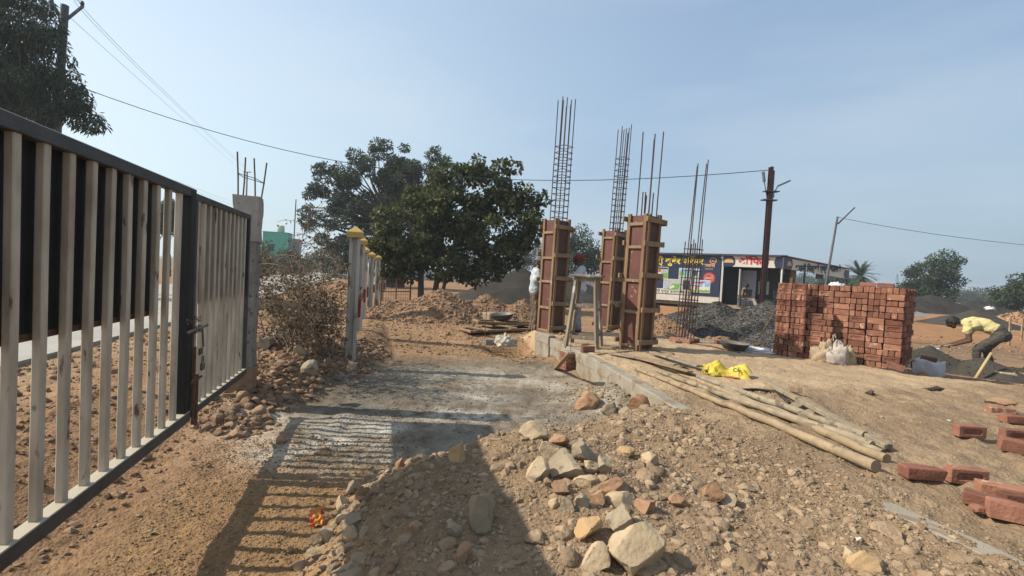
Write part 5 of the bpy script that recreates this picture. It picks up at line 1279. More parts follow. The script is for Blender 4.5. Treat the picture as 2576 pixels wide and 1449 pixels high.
# ================================================================== trees
def tree(name, label, base, trunks, clumps, nleaf, lsize, m, seed, bark, group='trees', aspect=.5, sub=26, srad=.55, droop=.3, cat='tree', limbs=18, shell=.55):
    """trunk and limbs, then leaf-sized faces in clumps spread through the crown (clumps: x, z, y, rx, rz, ry)"""
    r = np.random.RandomState(seed); t = thing(name, label, cat, base, 0, group)
    # clump centres
    CC = []; vol = np.array([c[3]*c[4]*c[5] for c in clumps]); 
    per = np.maximum(3, (sub*len(clumps)*vol**.66/np.sum(vol**.66)).astype(int))
    for c, k in zip(clumps, per):
        d = r.normal(size=(k, 3)); d /= np.linalg.norm(d, axis=1)[:, None]; d *= (r.uniform(shell, 1.0, k)**.7)[:, None]
        CC.append(np.array([c[0], c[2], c[1]])+d*np.array([c[3], c[5], c[4]]))
    CC = np.concatenate(CC); K = len(CC)
    rad = srad*r.uniform(.6, 1.25, K)
    w = rad**2; w /= w.sum(); which = r.choice(K, nleaf, p=w)
    d = r.normal(size=(nleaf, 3)); d /= np.linalg.norm(d, axis=1)[:, None]
    P = CC[which]+d*(rad[which]*r.uniform(.25, 1.0, nleaf)**.5)[:, None]*np.array([1.0, 1.0, .72])
    a = r.normal(size=(nleaf, 3)); a[:, 2] -= droop*2; a += d*.8; a /= np.linalg.norm(a, axis=1)[:, None]
    b_ = np.cross(a, r.normal(size=(nleaf, 3))); b_ /= np.linalg.norm(b_, axis=1)[:, None]
    c_ = np.cross(a, b_); L = (lsize*r.uniform(.6, 1.3, nleaf))[:, None]; Wd = L*aspect*.5
    V = np.stack([P, P+a*L*.5+b_*Wd+c_*L*.10, P+a*L, P+a*L*.5-b_*Wd+c_*L*.10], 1).reshape(-1, 3)
    F = np.arange(nleaf*4).reshape(-1, 4)
    np_mesh('crown', V, F, m, t)
    R = random.Random(seed); tr = MB(); lm = MB(); forks = []
    for (x, y, top, r0) in trunks:
        pts = [Vector((x, y, -.1))]; n = 7
        for i in range(1, n+1):
            pts.append(Vector((x+(top[0]-x)*i/n+R.uniform(-.06, .06)*r0*5, y+(top[1]-y)*i/n+R.uniform(-.06, .06)*r0*5, top[2]*i/n)))
        tr.tube(pts, [r0*(1.25 if i == 0 else 1-.55*i/n) for i in range(n+1)], 10); forks += [(pts[k], r0*(1-.55*k/n)) for k in range(3, n+1)]
    tr.build('trunk', bark, t, smooth=True)
    for k in r.choice(K, min(limbs, K), replace=False):
        e = Vector(CC[k]); f, fr = min(forks, key=lambda q: (q[0]-e).length*(.8+.4*R.random()) + max(0, q[0].z-e.z)*2)
        mid = f.lerp(e, .5)+Vector((R.uniform(-.2, .2), R.uniform(-.2, .2), R.uniform(.0, .25)))*(e-f).length*.4
        lm.tube([f, f.lerp(mid, .5)+Vector((0, 0, .03)), mid, mid.lerp(e, .6), e], [fr*.55, fr*.42, fr*.3, fr*.2, fr*.08], 6, cap=False)
    if lm.v: lm.build('limbs', bark, t, smooth=True)
    return t
BARK = mat('bark', (.09, .07, .055), (.15, .12, .095), scale=8, bump=.6, bscale=30, rough=.95, stretch=(1, 1, .3))
LF_DARK = mat('leaf_dark_green', (.040, .060, .028), (.070, .095, .040), scale=.9, rough=.6, bump=0, island=.55, leaf=.22, spec=.25)
LF_TEAK = mat('leaf_olive', (.062, .078, .026), (.125, .138, .046), scale=.8, rough=.6, bump=0, island=.7, leaf=.25, spec=.25)
LF_MID = mat('leaf_mid_green', (.045, .068, .032), (.075, .10, .045), scale=.7, rough=.6, bump=0, island=.5, leaf=.25, spec=.2)
LF_MANGO = mat('leaf_mango', (.040, .062, .032), (.070, .10, .046), scale=.8, rough=.5, bump=0, island=.6, leaf=.25, spec=.35)
def crown_px(base, yy, items):
    """clumps given in the picture (px, py, rx, ry in px, depth factor) at the tree's own distance"""
    out = []
    for (px, py, rx, ry, k, dy) in items:
        p = dp(px, py, yy+dy); s = (yy+dy)/FPX; out.append((p.x-base[0], p.z-base[2], p.y-base[1], rx*s, ry*s, rx*s*k))
    return out
def based(px, yy):
    p = dp(px, 700, yy); return (p.x, p.y, gzz(p.x, p.y)-.05)
# broad leaved tree behind the soil heap
b0 = based(1080, 18.0)
tree('broadleaf_tree', 'dense dark broad leaved tree growing behind the soil heap', b0, [(-.25, 0, (-.5, .2, 3.6), .13), (.18, .1, (.5, .1, 3.8), .12), (.42, -.1, (1.0, 0, 3.0), .08)],
     crown_px(b0, 18, [(1120, 530, 110, 75, .8, 0), (1210, 475, 75, 50, .8, .3), (1040, 560, 105, 85, .8, -.2), (1255, 560, 105, 85, .8, 0), (1150, 450, 70, 50, .8, 0), (1005, 620, 75, 60, .8, 0), (1110, 640, 85, 75, .8, -.3), (1180, 650, 70, 50, .7, 0), (1320, 525, 45, 32, .8, 0), (1290, 620, 55, 45, .8, .5), (1000, 680, 45, 28, .8, -.3), (1180, 690, 40, 24, .8, -.2), (975, 640, 40, 40, .8, 0), (1240, 670, 45, 26, .8, .3), (952, 590, 34, 30, .8, 0), (1347, 512, 26, 16, .8, 0), (1300, 485, 38, 24, .8, 0), (1185, 415, 42, 20, .8, 0), (1275, 432, 32, 20, .8, 0), (1335, 575, 30, 22, .8, 0), (1060, 480, 45, 28, .8, .2)]),
     27000, .16, LF_TEAK, 3, BARK, aspect=.72, sub=15, srad=.33, limbs=110, shell=.55)
# big airy tree further back
b0 = based(985, 33.0)
tree('mango_tree', 'big airy tree with grey limbs showing, left behind the broad leaved one', b0, [(0, 0, (-.5, 0, 5.0), .42), (.5, .2, (1.5, .3, 5.6), .3)],
     crown_px(b0, 33, [(960, 410, 70, 50, .8, 0), (1050, 400, 75, 48, .8, 0), (850, 470, 85, 50, .8, 0), (800, 520, 55, 60, .8, 0), (930, 500, 110, 80, .8, 0), (1040, 480, 85, 80, .8, 0), (850, 580, 85, 55, .8, 0), (920, 620, 80, 60, .8, 0), (1000, 590, 90, 70, .8, 0)]),
     46000, .19, LF_DARK, 5, BARK, aspect=.5, sub=22, srad=.55, limbs=150, shell=.5)
# mango tree behind the gate
b0 = based(112, 13.5)
tree('mango_tree', 'dark drooping tree above the gate at the left border', b0, [(0, 0, (-.9, .2, 3.2), .16)],
     crown_px(b0, 13.5, [(40, 60, 90, 110, .8, 0), (-60, 150, 130, 150, .8, 0), (60, 200, 105, 80, .8, 0), (150, 245, 70, 60, .8, 0), (185, 290, 50, 45, .8, 0), (30, 280, 80, 40, .8, 0), (100, 130, 50, 60, .8, 0), (-40, 280, 90, 50, .8, 0)]),
     30000, .17, LF_MANGO, 7, BARK, aspect=.24, sub=26, srad=.36, droop=.9, limbs=26)
# trees behind the moulds and beyond the white wall
b0 = based(1462, 44)
tree('wall_tree', 'rounded green tree behind the mould beside the workers', b0, [(0, 0, (0, 0, 3.2), .2)], crown_px(b0, 44, [(1462, 615, 40, 45, .8, 0), (1440, 640, 45, 40, .8, 0), (1485, 650, 30, 32, .8, 0), (1450, 668, 60, 25, .8, 0)]), 11000, .20, LF_MID, 8, BARK, sub=20, srad=.7, limbs=6)
for i, (px, py, rx, ry, yy, lab) in enumerate(((1360, 648, 45, 32, 62, 'bushy tree just above the sand heap'), (1275, 640, 60, 42, 66, 'hazy green tree behind the white wall, seen below the broad leaved crown'), (1190, 655, 50, 30, 64, 'low green tree behind the left part of the white wall'), (1560, 655, 45, 30, 66, 'far green tree between the two right hand moulds'), (1000, 650, 40, 25, 60, 'small dark tree behind the iron mesh gate'))):
    b0 = based(px, yy); tree('wall_tree', lab, b0, [(0, 0, (0, 0, 2.2), .15)], crown_px(b0, yy, [(px-rx*.3, py, rx*.75, ry, .8, 0), (px+rx*.4, py+ry*.2, rx*.6, ry*.8, .8, 0), (px, py+ry*.6, rx, ry*.6, .8, 0)]), 5200, .26, LF_MID, 20+i, BARK, sub=16, srad=.8, limbs=4)
# right hand trees
b0 = based(2352, 46)
tree('dark_tree', 'tall dark tree standing alone behind the brick stack on the right', b0, [(0, 0, (0, 0, 2.2), .2)], crown_px(b0, 46, [(2350, 690, 50, 48, .8, 0), (2385, 655, 28, 22, .8, 0), (2325, 700, 38, 38, .8, 0), (2370, 715, 42, 40, .8, 0), (2340, 735, 50, 22, .8, 0), (2300, 722, 25, 18, .8, 0)]), 14000, .22, LF_DARK, 30, BARK, sub=22, srad=.62, limbs=5)
b0 = based(2560, 42)
tree('dark_tree', 'dark trees at the right border of the picture', b0, [(0, 0, (0, 0, 2.0), .18)], crown_px(b0, 42, [(2550, 735, 42, 28, .8, 0), (2590, 725, 40, 35, .8, 0), (2530, 755, 30, 16, .8, 0), (2570, 765, 45, 14, .8, 0)]), 9000, .22, LF_DARK, 31, BARK, sub=20, srad=.6, limbs=4)
b0 = based(2108, 75)
tree('far_tree', 'olive green tree behind the palm', b0, [(0, 0, (0, 0, 2.5), .2)], crown_px(b0, 75, [(2105, 702, 26, 20, .8, 0), (2125, 715, 28, 14, .8, 0), (2085, 715, 20, 12, .8, 0)]), 4500, .36, LF_MID, 32, BARK, sub=14, srad=.9, limbs=3)
R = random.Random(12)
far = [(1935, 715, 22, 9, 170, 'far tree seen under the canopy beside the brown mast'), (1975, 712, 24, 12, 160, 'far tree seen under the middle of the canopy'), (2022, 705, 22, 12, 180, 'flat topped far tree seen under the canopy'), (2060, 716, 22, 8, 190, 'far bush under the right end of the canopy'), (2240, 735, 30, 8, 150, 'far bush behind the top of the brick stack'), (2280, 738, 26, 10, 110, 'bush left of the tall dark tree'), (2425, 748, 26, 11, 120, 'hazy bush right of the tall dark tree'), (2462, 745, 28, 14, 150, 'rounded hazy tree on the right horizon'), (2500, 750, 30, 10, 120, 'hazy hedge on the right horizon'), (1690, 690, 30, 8, 150, 'far bush beside the nearest mould'), (690, 648, 50, 33, 48, 'dark hedge bush across the road behind the pillar'), (760, 650, 45, 28, 52, 'dark shrub across the road behind the dry bush'), (840, 650, 40, 28, 46, 'roadside shrub left of the nearest fence post'), (640, 650, 30, 30, 40, 'shrub across the road hidden partly by the pillar'), (425, 540, 26, 34, 30, 'roadside tree glimpsed between the gate leaves')]
for i, (px, py, rx, ry, yy, lab) in enumerate(far):
    b0 = based(px, yy); tree('far_tree' if yy > 60 else 'roadside_shrub', lab, b0, [(0, 0, (0, 0, 1.5), .12)], crown_px(b0, yy, [(px, py, rx, ry, .8, 0), (px-rx*.6, py+ry*.3, rx*.6, ry*.7, .8, 0), (px+rx*.6, py+ry*.35, rx*.6, ry*.6, .8, 0), (px, py+ry, rx, ry*.7, .8, 0)]), 3000 if yy > 60 else 7000, .30+.002*yy if yy > 60 else .16, LF_MID if i % 3 else LF_DARK, 50+i, BARK, sub=14, srad=.014*yy+.1, limbs=3, cat='tree' if yy > 60 else 'shrub', group='far trees and shrubs')
# leafy shrub in front of the broad leaved tree's foot
# date palm
b0 = based(2163, 55); pc = dp(2163, 695, 55)
pt = thing('palm_tree', 'date palm with a round crown behind the brick stack', 'palm', b0)
MB().tube([(0, 0, -.2), (.05, 0, (pc.z-b0[2])*.5), (0, 0, pc.z-b0[2])], [.24, .2, .2], 10).build('trunk', BARK, pt)
r = np.random.RandomState(4); V = []; F = []
for k in range(64):
    a = r.uniform(0, 6.28); el = r.uniform(-.55, 1.4); L = r.uniform(1.75, 2.25); c0 = Vector((0, 0, pc.z-b0[2]))
    d = Vector((math.cos(a)*math.cos(el), math.sin(a)*math.cos(el), math.sin(el))); pts = []
    p = c0.copy()
    for i in range(9): pts.append(p.copy()); p = p+d*L/8; d = (d+Vector((0, 0, -.11))).normalized()
    for i in range(1, 9):
        q = pts[i]; tdir = (pts[i]-pts[i-1]).normalized(); side = tdir.cross(Vector((0, 0, 1)))
        if side.length < .1: side = Vector((1, 0, 0))
        side.normalize()
        for s in (-1, 1):
            for h in (0, .5):
                q2 = pts[i-1].lerp(pts[i], h); e = q2+(side*s*.8+tdir*.75+Vector((0, 0, .15))).normalized()*.42*(1-.4*abs(i/8-.4)); n = len(V)
                V += [tuple(q2-tdir*.06), tuple(q2+tdir*.06), tuple(e)]; F.append((n, n+1, n+2))
np_mesh('crown', V, F, LF_DARK, pt)

# ================================================================== white boundary wall, mesh gate, far green house
WALLW = mat('wall_white', (.55, .56, .58), (.48, .49, .51), scale=3, bump=.1, rough=.8)
WALLY = mat('wall_post_cream', (.52, .43, .26), (.46, .38, .23), bump=.1, rough=.8)
wt = thing('boundary_wall', 'far white precast slab wall with cream posts behind the sand heap', 'wall', (0, 0, 0))
A = dp(985, 690, 60); B = dp(1760, 700, 62); n = 22
zb = gzz(A.x, A.y)-.05
for k in range(n+1):
    p = A.lerp(B, k/n); MB().box((p.x, p.y, zb+.82), (.20, .20, 1.66)).build('post', WALLY, wt)
    if k < n:
        q = A.lerp(B, (k+1)/n); mx_ = (p.x+q.x)/2; my_ = (p.y+q.y)/2; L = math.hypot(q.x-p.x, q.y-p.y); a = math.atan2(q.y-p.y, q.x-p.x)
        for j in range(4): MB().box((mx_, my_, zb+.20+j*.37), (L-.2, .06, .355), a).build('slab', WALLW, wt)
p0 = dp(958, 740, 16.5); p1 = dp(1032, 742, 17.6); g = thing('mesh_gate', 'rusty iron frame gate with wire mesh beside the last fence posts', 'gate', (p0.x, p0.y, gzz(p0.x, p0.y)), math.atan2(p1.y-p0.y, p1.x-p0.x)); L = (p1-p0).length
for nm, a, c, w in (('frame_bar', (0, 0, .95), (L, 0, .98), .035), ('frame_bar', (0, 0, .52), (L, 0, .54), .03), ('frame_bar', (0, 0, .08), (L, 0, .08), .03), ('upright', (0, 0, 0), (0, 0, 1.0), .04), ('upright', (L*.5, 0, 0), (L*.5, 0, 1.0), .035), ('upright', (L, 0, 0), (L, 0, 1.02), .04)):
    MB().beam(a, c, w, w).build(nm, IRON, g)
b = MB()
for k in range(1, 12): b.tube([(L*k/12, 0, .08), (L*k/12, 0, .95)], .005, 4)
for k in range(1, 8): b.tube([(0, 0, .08+.11*k), (L, 0, .08+.11*k)], .005, 4)
b.build('wire_mesh', IRON, g)
gh = dp(698, 640, 70); hb = gzz(gh.x, gh.y)
ht = thing('green_house', 'far turquoise green house with a water tank on its roof', 'house', (gh.x, gh.y, hb), .25)
TURQ = mat('turquoise_paint', (.11, .50, .36), (.09, .42, .30), scale=1.5, bump=.1, rough=.8)
hz_ = dp(698, 587, 70).z-hb
opart('wall', (0, 0, hz_/2), (3.4, 3.0, hz_), TURQ, par=ht); opart('side_wing', (2.3, .6, hz_*.44), (1.3, 2.0, hz_*.88), mat('grey_plaster', (.33, .33, .34), (.25, .25, .26), bump=.1), par=ht)
opart('parapet', (0, 0, hz_+.06), (3.5, 3.1, .12), TURQ, par=ht)
MB().lathe([(.001, 0), (.5, 0), (.5, .9), (.42, 1.05), (.15, 1.12), (.001, 1.12)], 18, (.35, 0, hz_+.12)).build('water_tank', WHITEW, ht, smooth=True)
opart('window', (-.6, -1.53, hz_*.6), (.9, .06, 1.0), DARKIN, par=ht)

# ================================================================== masts, poles and wires
MAST = mat('mast_brown_paint', (.075, .034, .032), (.11, .05, .042), scale=5, bump=.1, rough=.6); POLEM = mat('pole_grey_iron', (.09, .09, .10), (.14, .14, .15), rough=.55, bump=.1, metal=.2)
top = dp(1940, 420, 14); bot = dp(1916, 752, 14); bz = gzz(bot.x, bot.y)
m = thing('lamp_mast', 'brown steel joist mast with two lamps beside the office', 'mast', (bot.x, bot.y, bz))
dx = (top.x-bot.x); hh = top.z-bz
b = MB()
for (y, w, d) in ((-.05, .10, .012), (.05, .10, .012)): b.beam((0, y, -.1), (dx, y, hh), w, d, up=(0, 1, 0))
b.beam((0, 0, -.1), (dx, 0, hh), .016, .088, up=(0, 1, 0))
b.build('joist', MAST, m)
MB().tube([(.10, 0, .2), (dx+.10, 0, hh-.1)], .018, 8).build('conduit', POLEM, m)
LAMP = mat('lamp_grey', (.11, .11, .12), (.16, .16, .17), rough=.4, bump=0)
for s, (ax, az, bx, bz_) in enumerate(((dx*.82-.05, hh-.95, dx*.82-.17, hh-.45), (dx*.82+.14, hh-.75, dx*.82+.24, hh-.55))):
    MB().tube([(ax, 0, az-.15), (ax, 0, az), (bx, 0, bz_)], .014, 7).build('lamp_arm', POLEM, m)
    e = (bx-.06, 0, bz_+.30) if s == 0 else (bx+.30, -.1, bz_+.16)
    MB().beam((bx, 0, bz_), e, .11, .045, ch=.01).build('lamp_head', LAMP, m)
MB().box((dx*.82, 0, hh-.98), (.42, .2, .03)).build('clamp', POLEM, m); MB().box((dx*.82+.05, 0, hh-.72), (.42, .2, .025)).build('clamp', POLEM, m)
# thin street lamp
top2 = dp(2107, 545, 24); bot2 = dp(2079, 735, 24); bz2 = gzz(bot2.x, bot2.y)
m2 = thing('street_lamp', 'thin leaning street lamp pole with a tube light, right of the office', 'street lamp', (bot2.x, bot2.y, bz2))
MB().tube([(-.25, 0, -.2), (top2.x-bot2.x, 0, top2.z-bz2)], [.065, .05], 10).build('pole', POLEM, m2)
a = dp(2108, 563, 24); c = dp(2150, 522, 24)
MB().tube([(a.x-bot2.x, 0, a.z-bz2), (c.x-bot2.x, 0, c.z-bz2)], .04, 8).build('tube_light', POLEM, m2)
# power pole behind the gate
tp = dp(166, -30, 15); bp_ = dp(140, 360, 15)
d = (tp-bp_)/(tp.z-bp_.z); base_z = .3; foot = bp_+d*(base_z-bp_.z)
up = thing('power_pole', 'grey power pole with slanting arms and insulators rising behind the gate', 'power pole', (foot.x, foot.y, base_z)); H = 9.0
MB().tube([(0, 0, -.2), (d.x*H, 0, H)], [.15, .105], 10).build('shaft', POLEM, up)
zc = dp(160, 55, 15).z-base_z
for (px, py) in ((130, 5), (207, 17)):
    e = dp(px, py, 15); MB().beam((d.x*zc, 0, zc), (e.x-foot.x, 0, e.z-base_z), .06, .06).build('cross_arm', POLEM, up)
    MB().lathe([(.001, 0), (.05, .0), (.05, .04), (.03, .05), (.055, .08), (.055, .11), (.03, .12), (.045, .16), (.001, .19)], 10, (e.x-foot.x, 0, e.z-base_z)).build('insulator', mat('insulator', (.05, .04, .05), rough=.3, bump=0), up)
WIRE = mat('wire', (.045, .045, .05), rough=.6, bump=0)
WIREL = mat('bright_wire', (.30, .31, .33), rough=.5, bump=0)
def wire(label, pts, r, mm=WIRE, n=26):
    """pts: three points of a sagging wire (start, lowest-ish, end)"""
    A, B, C3 = [Vector(p) for p in pts]; ctrl = B*2-(A+C3)/2; P = []
    for i in range(n+1):
        k = i/n; P.append(A*(1-k)**2+ctrl*2*k*(1-k)+C3*k*k)
    o = MB().tube(P, r, 5).build('wire', mm); tag(o, label, 'wire', 'overhead wires')
wire('cable sagging from behind the left tree over the drive to the brown mast', (dp(200, 218, 15), dp(1010, 430, 17), dp(1932, 428, 14)), .012)
wire('upper wire of the pair running down from the power pole to the far pole', (dp(212, 8, 15), dp(440, 255, 26), dp(630, 432, 70)), .007, WIREL)
wire('lower wire of the pair running down from the power pole to the far pole', (dp(204, 8, 15), dp(430, 252, 26), dp(626, 432, 70)), .007, WIREL)
wire('single wire from the left arm of the power pole, left of the pair', (dp(133, 0, 15), dp(400, 245, 26), dp(616, 436, 70)), .007, WIREL)
wire('upper of the two low wires just above the gate top', (dp(150, 330, 15), dp(380, 432, 24), dp(626, 522, 70)), .008, WIREL)
wire('lower of the two low wires just above the gate top', (dp(148, 345, 15), dp(360, 432, 24), dp(620, 528, 70)), .008, WIREL)
wire('wire running from the street lamp out of the picture on the right', (dp(2110, 547, 24), dp(2360, 590, 24), dp(2640, 622, 24)), .012)
fq2 = dp(622, 432, 70); fz3 = gzz(fq2.x, fq2.y); fpt = thing('power_pole', 'far power pole hidden behind the gate pillar, where the wires end', 'power pole', (fq2.x, fq2.y, fz3))
MB().tube([(0, 0, -.2), (0, 0, fq2.z-fz3)], [.15, .10], 8).build('shaft', POLEM, fpt); MB().box((0, 0, fq2.z-fz3-.05), (1.2, .1, .1)).build('cross_arm', POLEM, fpt)
fp = dp(744, 520, 45); fz2 = gzz(fp.x, fp.y)
tag(MB().tube([(fp.x-.1, fp.y, fz2), (fp.x, fp.y, fp.z+.7)], [.07, .05], 8).build('far_pole', POLEM), 'far grey pole rising behind the dry bush', 'power pole')
tw = dp(2254, 735, 230); tt = thing('lattice_mast', 'faint lattice mast on the horizon right of the palm', 'mast', (tw.x, tw.y, 0))
b = MB(); Hm = dp(2254, 690, 230).z
for sx, sy in ((-1, -1), (1, -1), (1, 1), (-1, 1)): b.beam((sx*1.0, sy*1.0, 0), (sx*.16, sy*.16, Hm), .13, .13)
for k in range(7): b.beam((-1.0+.12*k, -1.0+.12*k, Hm*k/7), (.88-.12*k, -.88+.12*k, Hm*(k+1)/7), .09, .09)
b.build('lattice', POLEM, tt)
# wooden pegs and the crowbar-like handle
for (px, pb, ptp, yy, rr2, lab) in ((2542, 845, 798, 15, .03, 'pale wooden peg standing in the low ground on the right'), (2573, 835, 800, 17, .03, 'second pale peg at the right border of the picture')):
    A = dp(px-2, pb, yy); B = dp(px, ptp, yy); tag(MB().beam((A.x, A.y, gzz(A.x, A.y)-.1), (B.x, B.y, B.z), .05, .05, ch=.005).build('wooden_peg', POLEW), lab, 'peg', 'wooden pegs')
A = on(2452, 952, .38); B = dp(2494, 888, A.y+.1)
tag(MB().tube([(A.x, A.y, A.z-.03), (B.x, B.y, B.z)], [.026, .022], 10).build('tool_handle', mat('handle_wood', (.60, .44, .22), (.52, .37, .18), bump=.1), smooth=True), 'yellowish wooden tool handle leaning at the rim of the sand heap', 'handle')
# low wall far right
A = dp(2480, 775, 40); B = dp(2660, 785, 40); z0 = gzz(A.x, A.y)
tag(MB().box(((A.x+B.x)/2, 40, z0+.2), (B.x-A.x, .2, .5)).build('low_wall', mat('dark_low_wall', (.16, .13, .11), (.20, .17, .14), bump=.2)), 'long low dark wall on the far right', 'wall')
# things on top of the brick stack / behind it
p = org+wdir*.35+ndir*.75; crumple('cement_bag', 'white cement bag lying on top of the main brick stack', 'bag', (p.x, p.y, 1.645), .17, .13, .11, BAGW, 61)
p = dp(2345, 872, 13); crumple('plastic_scrap', 'white plastic scrap lying beyond the sand heap', 'litter', (p.x, p.y, gzz(p.x, p.y)), .22, .12, .05, SHEETW, 63)
p = dp(2440, 768, 36); crumple('white_scrap', 'white scrap lying on the black sand ridge', 'litter', (p.x, p.y-1.5, p.z-.2), .35, .2, .22, SHEETW, 64)
# ================================================================== people
SKIN = mat('skin_brown', (.105, .052, .032), (.13, .066, .042), scale=12, rough=.55, bump=.05, spec=.4)
HAIR = mat('black_hair', (.010, .009, .009), (.018, .016, .015), scale=60, rough=.6, bump=.3, bscale=150)
def cloth_mat(n, a, b_): return mat(n, a, b_, scale=7, rough=.9, bump=.3, bscale=40, bdist=.01)
def capsule(a, b, ra, rb, n=14, k=5):
    a = Vector(a); b = Vector(b); d = b-a
    if d.length < 1e-5: d = Vector((0, 0, 1e-4)); b = a+d
    z = d.normalized(); x = z.orthogonal().normalized(); y = z.cross(x); vs = []; fs = []; rows = []
    for i in range(k+1): t = -math.pi/2+math.pi/2*i/k; rows.append((a+z*ra*math.sin(t), ra*math.cos(t)))
    for i in range(k+1): t = math.pi/2*i/k; rows.append((b+z*rb*math.sin(t), rb*math.cos(t)))
    for c, r in rows:
        for j in range(n): q = 2*math.pi*j/n; vs.append(c+(x*math.cos(q)+y*math.sin(q))*max(r, 1e-4))
    for i in range(len(rows)-1):
        for j in range(n): fs.append((i*n+j, i*n+(j+1) % n, (i+1)*n+(j+1) % n, (i+1)*n+j))
    fs.append(tuple(range(n-1, -1, -1))); fs.append(tuple(range((len(rows)-1)*n, len(rows)*n)))
    return vs, fs
class Body:
    def __init__(s): s.c = []
    def seg(s, a, b, ra, rb, lab): s.c.append((Vector(a), Vector(b), ra, rb, lab)); return s
    def chain(s, pts, rad, lab):
        for i in range(len(pts)-1): s.seg(pts[i], pts[i+1], rad[i], rad[i+1], lab[i] if isinstance(lab, (list, tuple)) else lab)
        return s
    def head(s, c, f, u, k=1.0):
        f = Vector(f).normalized(); u = Vector(u); r = u.cross(f).normalized(); u = f.cross(r); c = Vector(c)
        def P(x, y, z): return c+(f*x+r*y+u*z)*k
        s.seg(P(-.025, 0, .025), P(.02, 0, .03), .088*k, .086*k, 'skin'); s.seg(P(.035, 0, -.01), P(.045, 0, -.06), .070*k, .050*k, 'skin')
        s.seg(P(.062, 0, -.085), P(.05, 0, -.085), .030*k, .034*k, 'skin'); s.seg(P(.098, 0, .005), P(.120, 0, -.025), .011*k, .016*k, 'skin')
        s.seg(P(.092, -.02, -.055), P(.092, .02, -.055), .013*k, .013*k, 'skin'); s.seg(P(.092, -.03, .028), P(.092, .03, .028), .012*k, .012*k, 'skin')
        for q in (-1, 1): s.seg(P(-.005, q*.088, .015), P(-.012, q*.094, -.02), .017*k, .013*k, 'skin')
        s.hd = (P, f, r, u, k)
    def hand(s, w, d, n, k=1.0, curl=.9):
        """w wrist, d pointing direction, n palm normal (fingers curl towards it)"""
        w = Vector(w); d = Vector(d).normalized(); n = Vector(n).normalized(); x = d.cross(n).normalized(); n = x.cross(d)
        for q in (-.022, 0, .022): s.seg(w+x*q*.6*k, w+d*.085*k+x*q*1.25*k, .017*k, .015*k, 'skin')
        for q, L in ((-.033, .065), (-.011, .078), (.011, .074), (.033, .058)):
            p = w+d*.09*k+x*q*k; a = d*math.cos(curl*.5)+n*math.sin(curl*.5); b_ = d*math.cos(curl*1.5)+n*math.sin(curl*1.5)
            p2 = p+a*L*.5*k; p3 = p2+b_*L*.5*k; s.seg(p, p2, .0095*k, .009*k, 'skin'); s.seg(p2, p3, .009*k, .0075*k, 'skin')
        p = w+d*.03*k-x*.03*k; p2 = p+(d*.5-x*.7+n*.4).normalized()*.045*k; s.seg(p, p2, .013*k, .011*k, 'skin'); s.seg(p2, p2+(d*.8+n*.5).normalized()*.032*k, .011*k, .008*k, 'skin')
    def build(s, name, label, loc, rz, mats, vox=.008, fold=.007, seed=1):
        mb = MB()
        for (a, b_, ra, rb, l) in s.c: mb.add(*capsule(a, b_, ra, rb))
        me = bpy.data.meshes.new('t'); me.from_pydata(mb.v, [], mb.f); o = bpy.data.objects.new('t', me); COL.objects.link(o)
        rm = o.modifiers.new('r', 'REMESH'); rm.mode = 'VOXEL'; rm.voxel_size = vox; rm.use_smooth_shade = True
        sm = o.modifiers.new('s', 'SMOOTH'); sm.factor = .5; sm.iterations = 3
        bpy.context.view_layer.update(); out = bake(o); bpy.data.objects.remove(o); bpy.data.meshes.remove(me)
        n = len(out.vertices); V = np.zeros(n*3, np.float32); out.vertices.foreach_get('co', V); V = V.reshape(-1, 3)
        N_ = np.zeros(n*3, np.float32); out.vertices.foreach_get('normal', N_); N_ = N_.reshape(-1, 3)
        D = np.full(n, 9.0); Lb = np.zeros(n, int); names = ['skin', 'shirt', 'pants', 'shoe']
        for (a, b_, ra, rb, l) in s.c:
            a = np.array(a); ab = np.array(b_)-a; t = np.clip(((V-a)@ab)/max(ab@ab, 1e-9), 0, 1); d = np.linalg.norm(V-a-t[:, None]*ab, axis=1)-(ra+(rb-ra)*t)
            k = d < D; D[k] = d[k]; Lb[k] = names.index(l)
        w = ((Lb == 1) | (Lb == 2))*fold
        V = V+N_*(w*(fbm(V[:, 0]*1.0+V[:, 2]*.8+seed, V[:, 1]+V[:, 2]*1.6, 9, 3, seed)+.4*fbm(V[:, 2]*1.4, V[:, 0]-V[:, 1], 17, 2, seed+3)))[:, None]
        out.vertices.foreach_set('co', V.astype(np.float32).ravel())
        for m_ in mats: out.materials.append(m_)
        nf = len(out.polygons); ls = np.zeros(nf, np.int32); out.polygons.foreach_get('loop_start', ls); lv = np.zeros(len(out.loops), np.int32); out.loops.foreach_get('vertex_index', lv)
        out.polygons.foreach_set('material_index', Lb[lv[ls]].astype(np.int32)); out.update()
        t = thing(name, label, 'person', loc, rz, 'people at work'); out.name = 'body'; link('body', out, t)
        P, f, r, u, k = s.hd
        for q in (-1, 1):
            b = MB(); b.add(*capsule(P(.088, q*.032, .012), P(.089, q*.032, .012), .009*k, .009*k)); b.build('eye', mat('eye_white', (.45, .42, .38), rough=.3, bump=0), t, smooth=True)
        return t
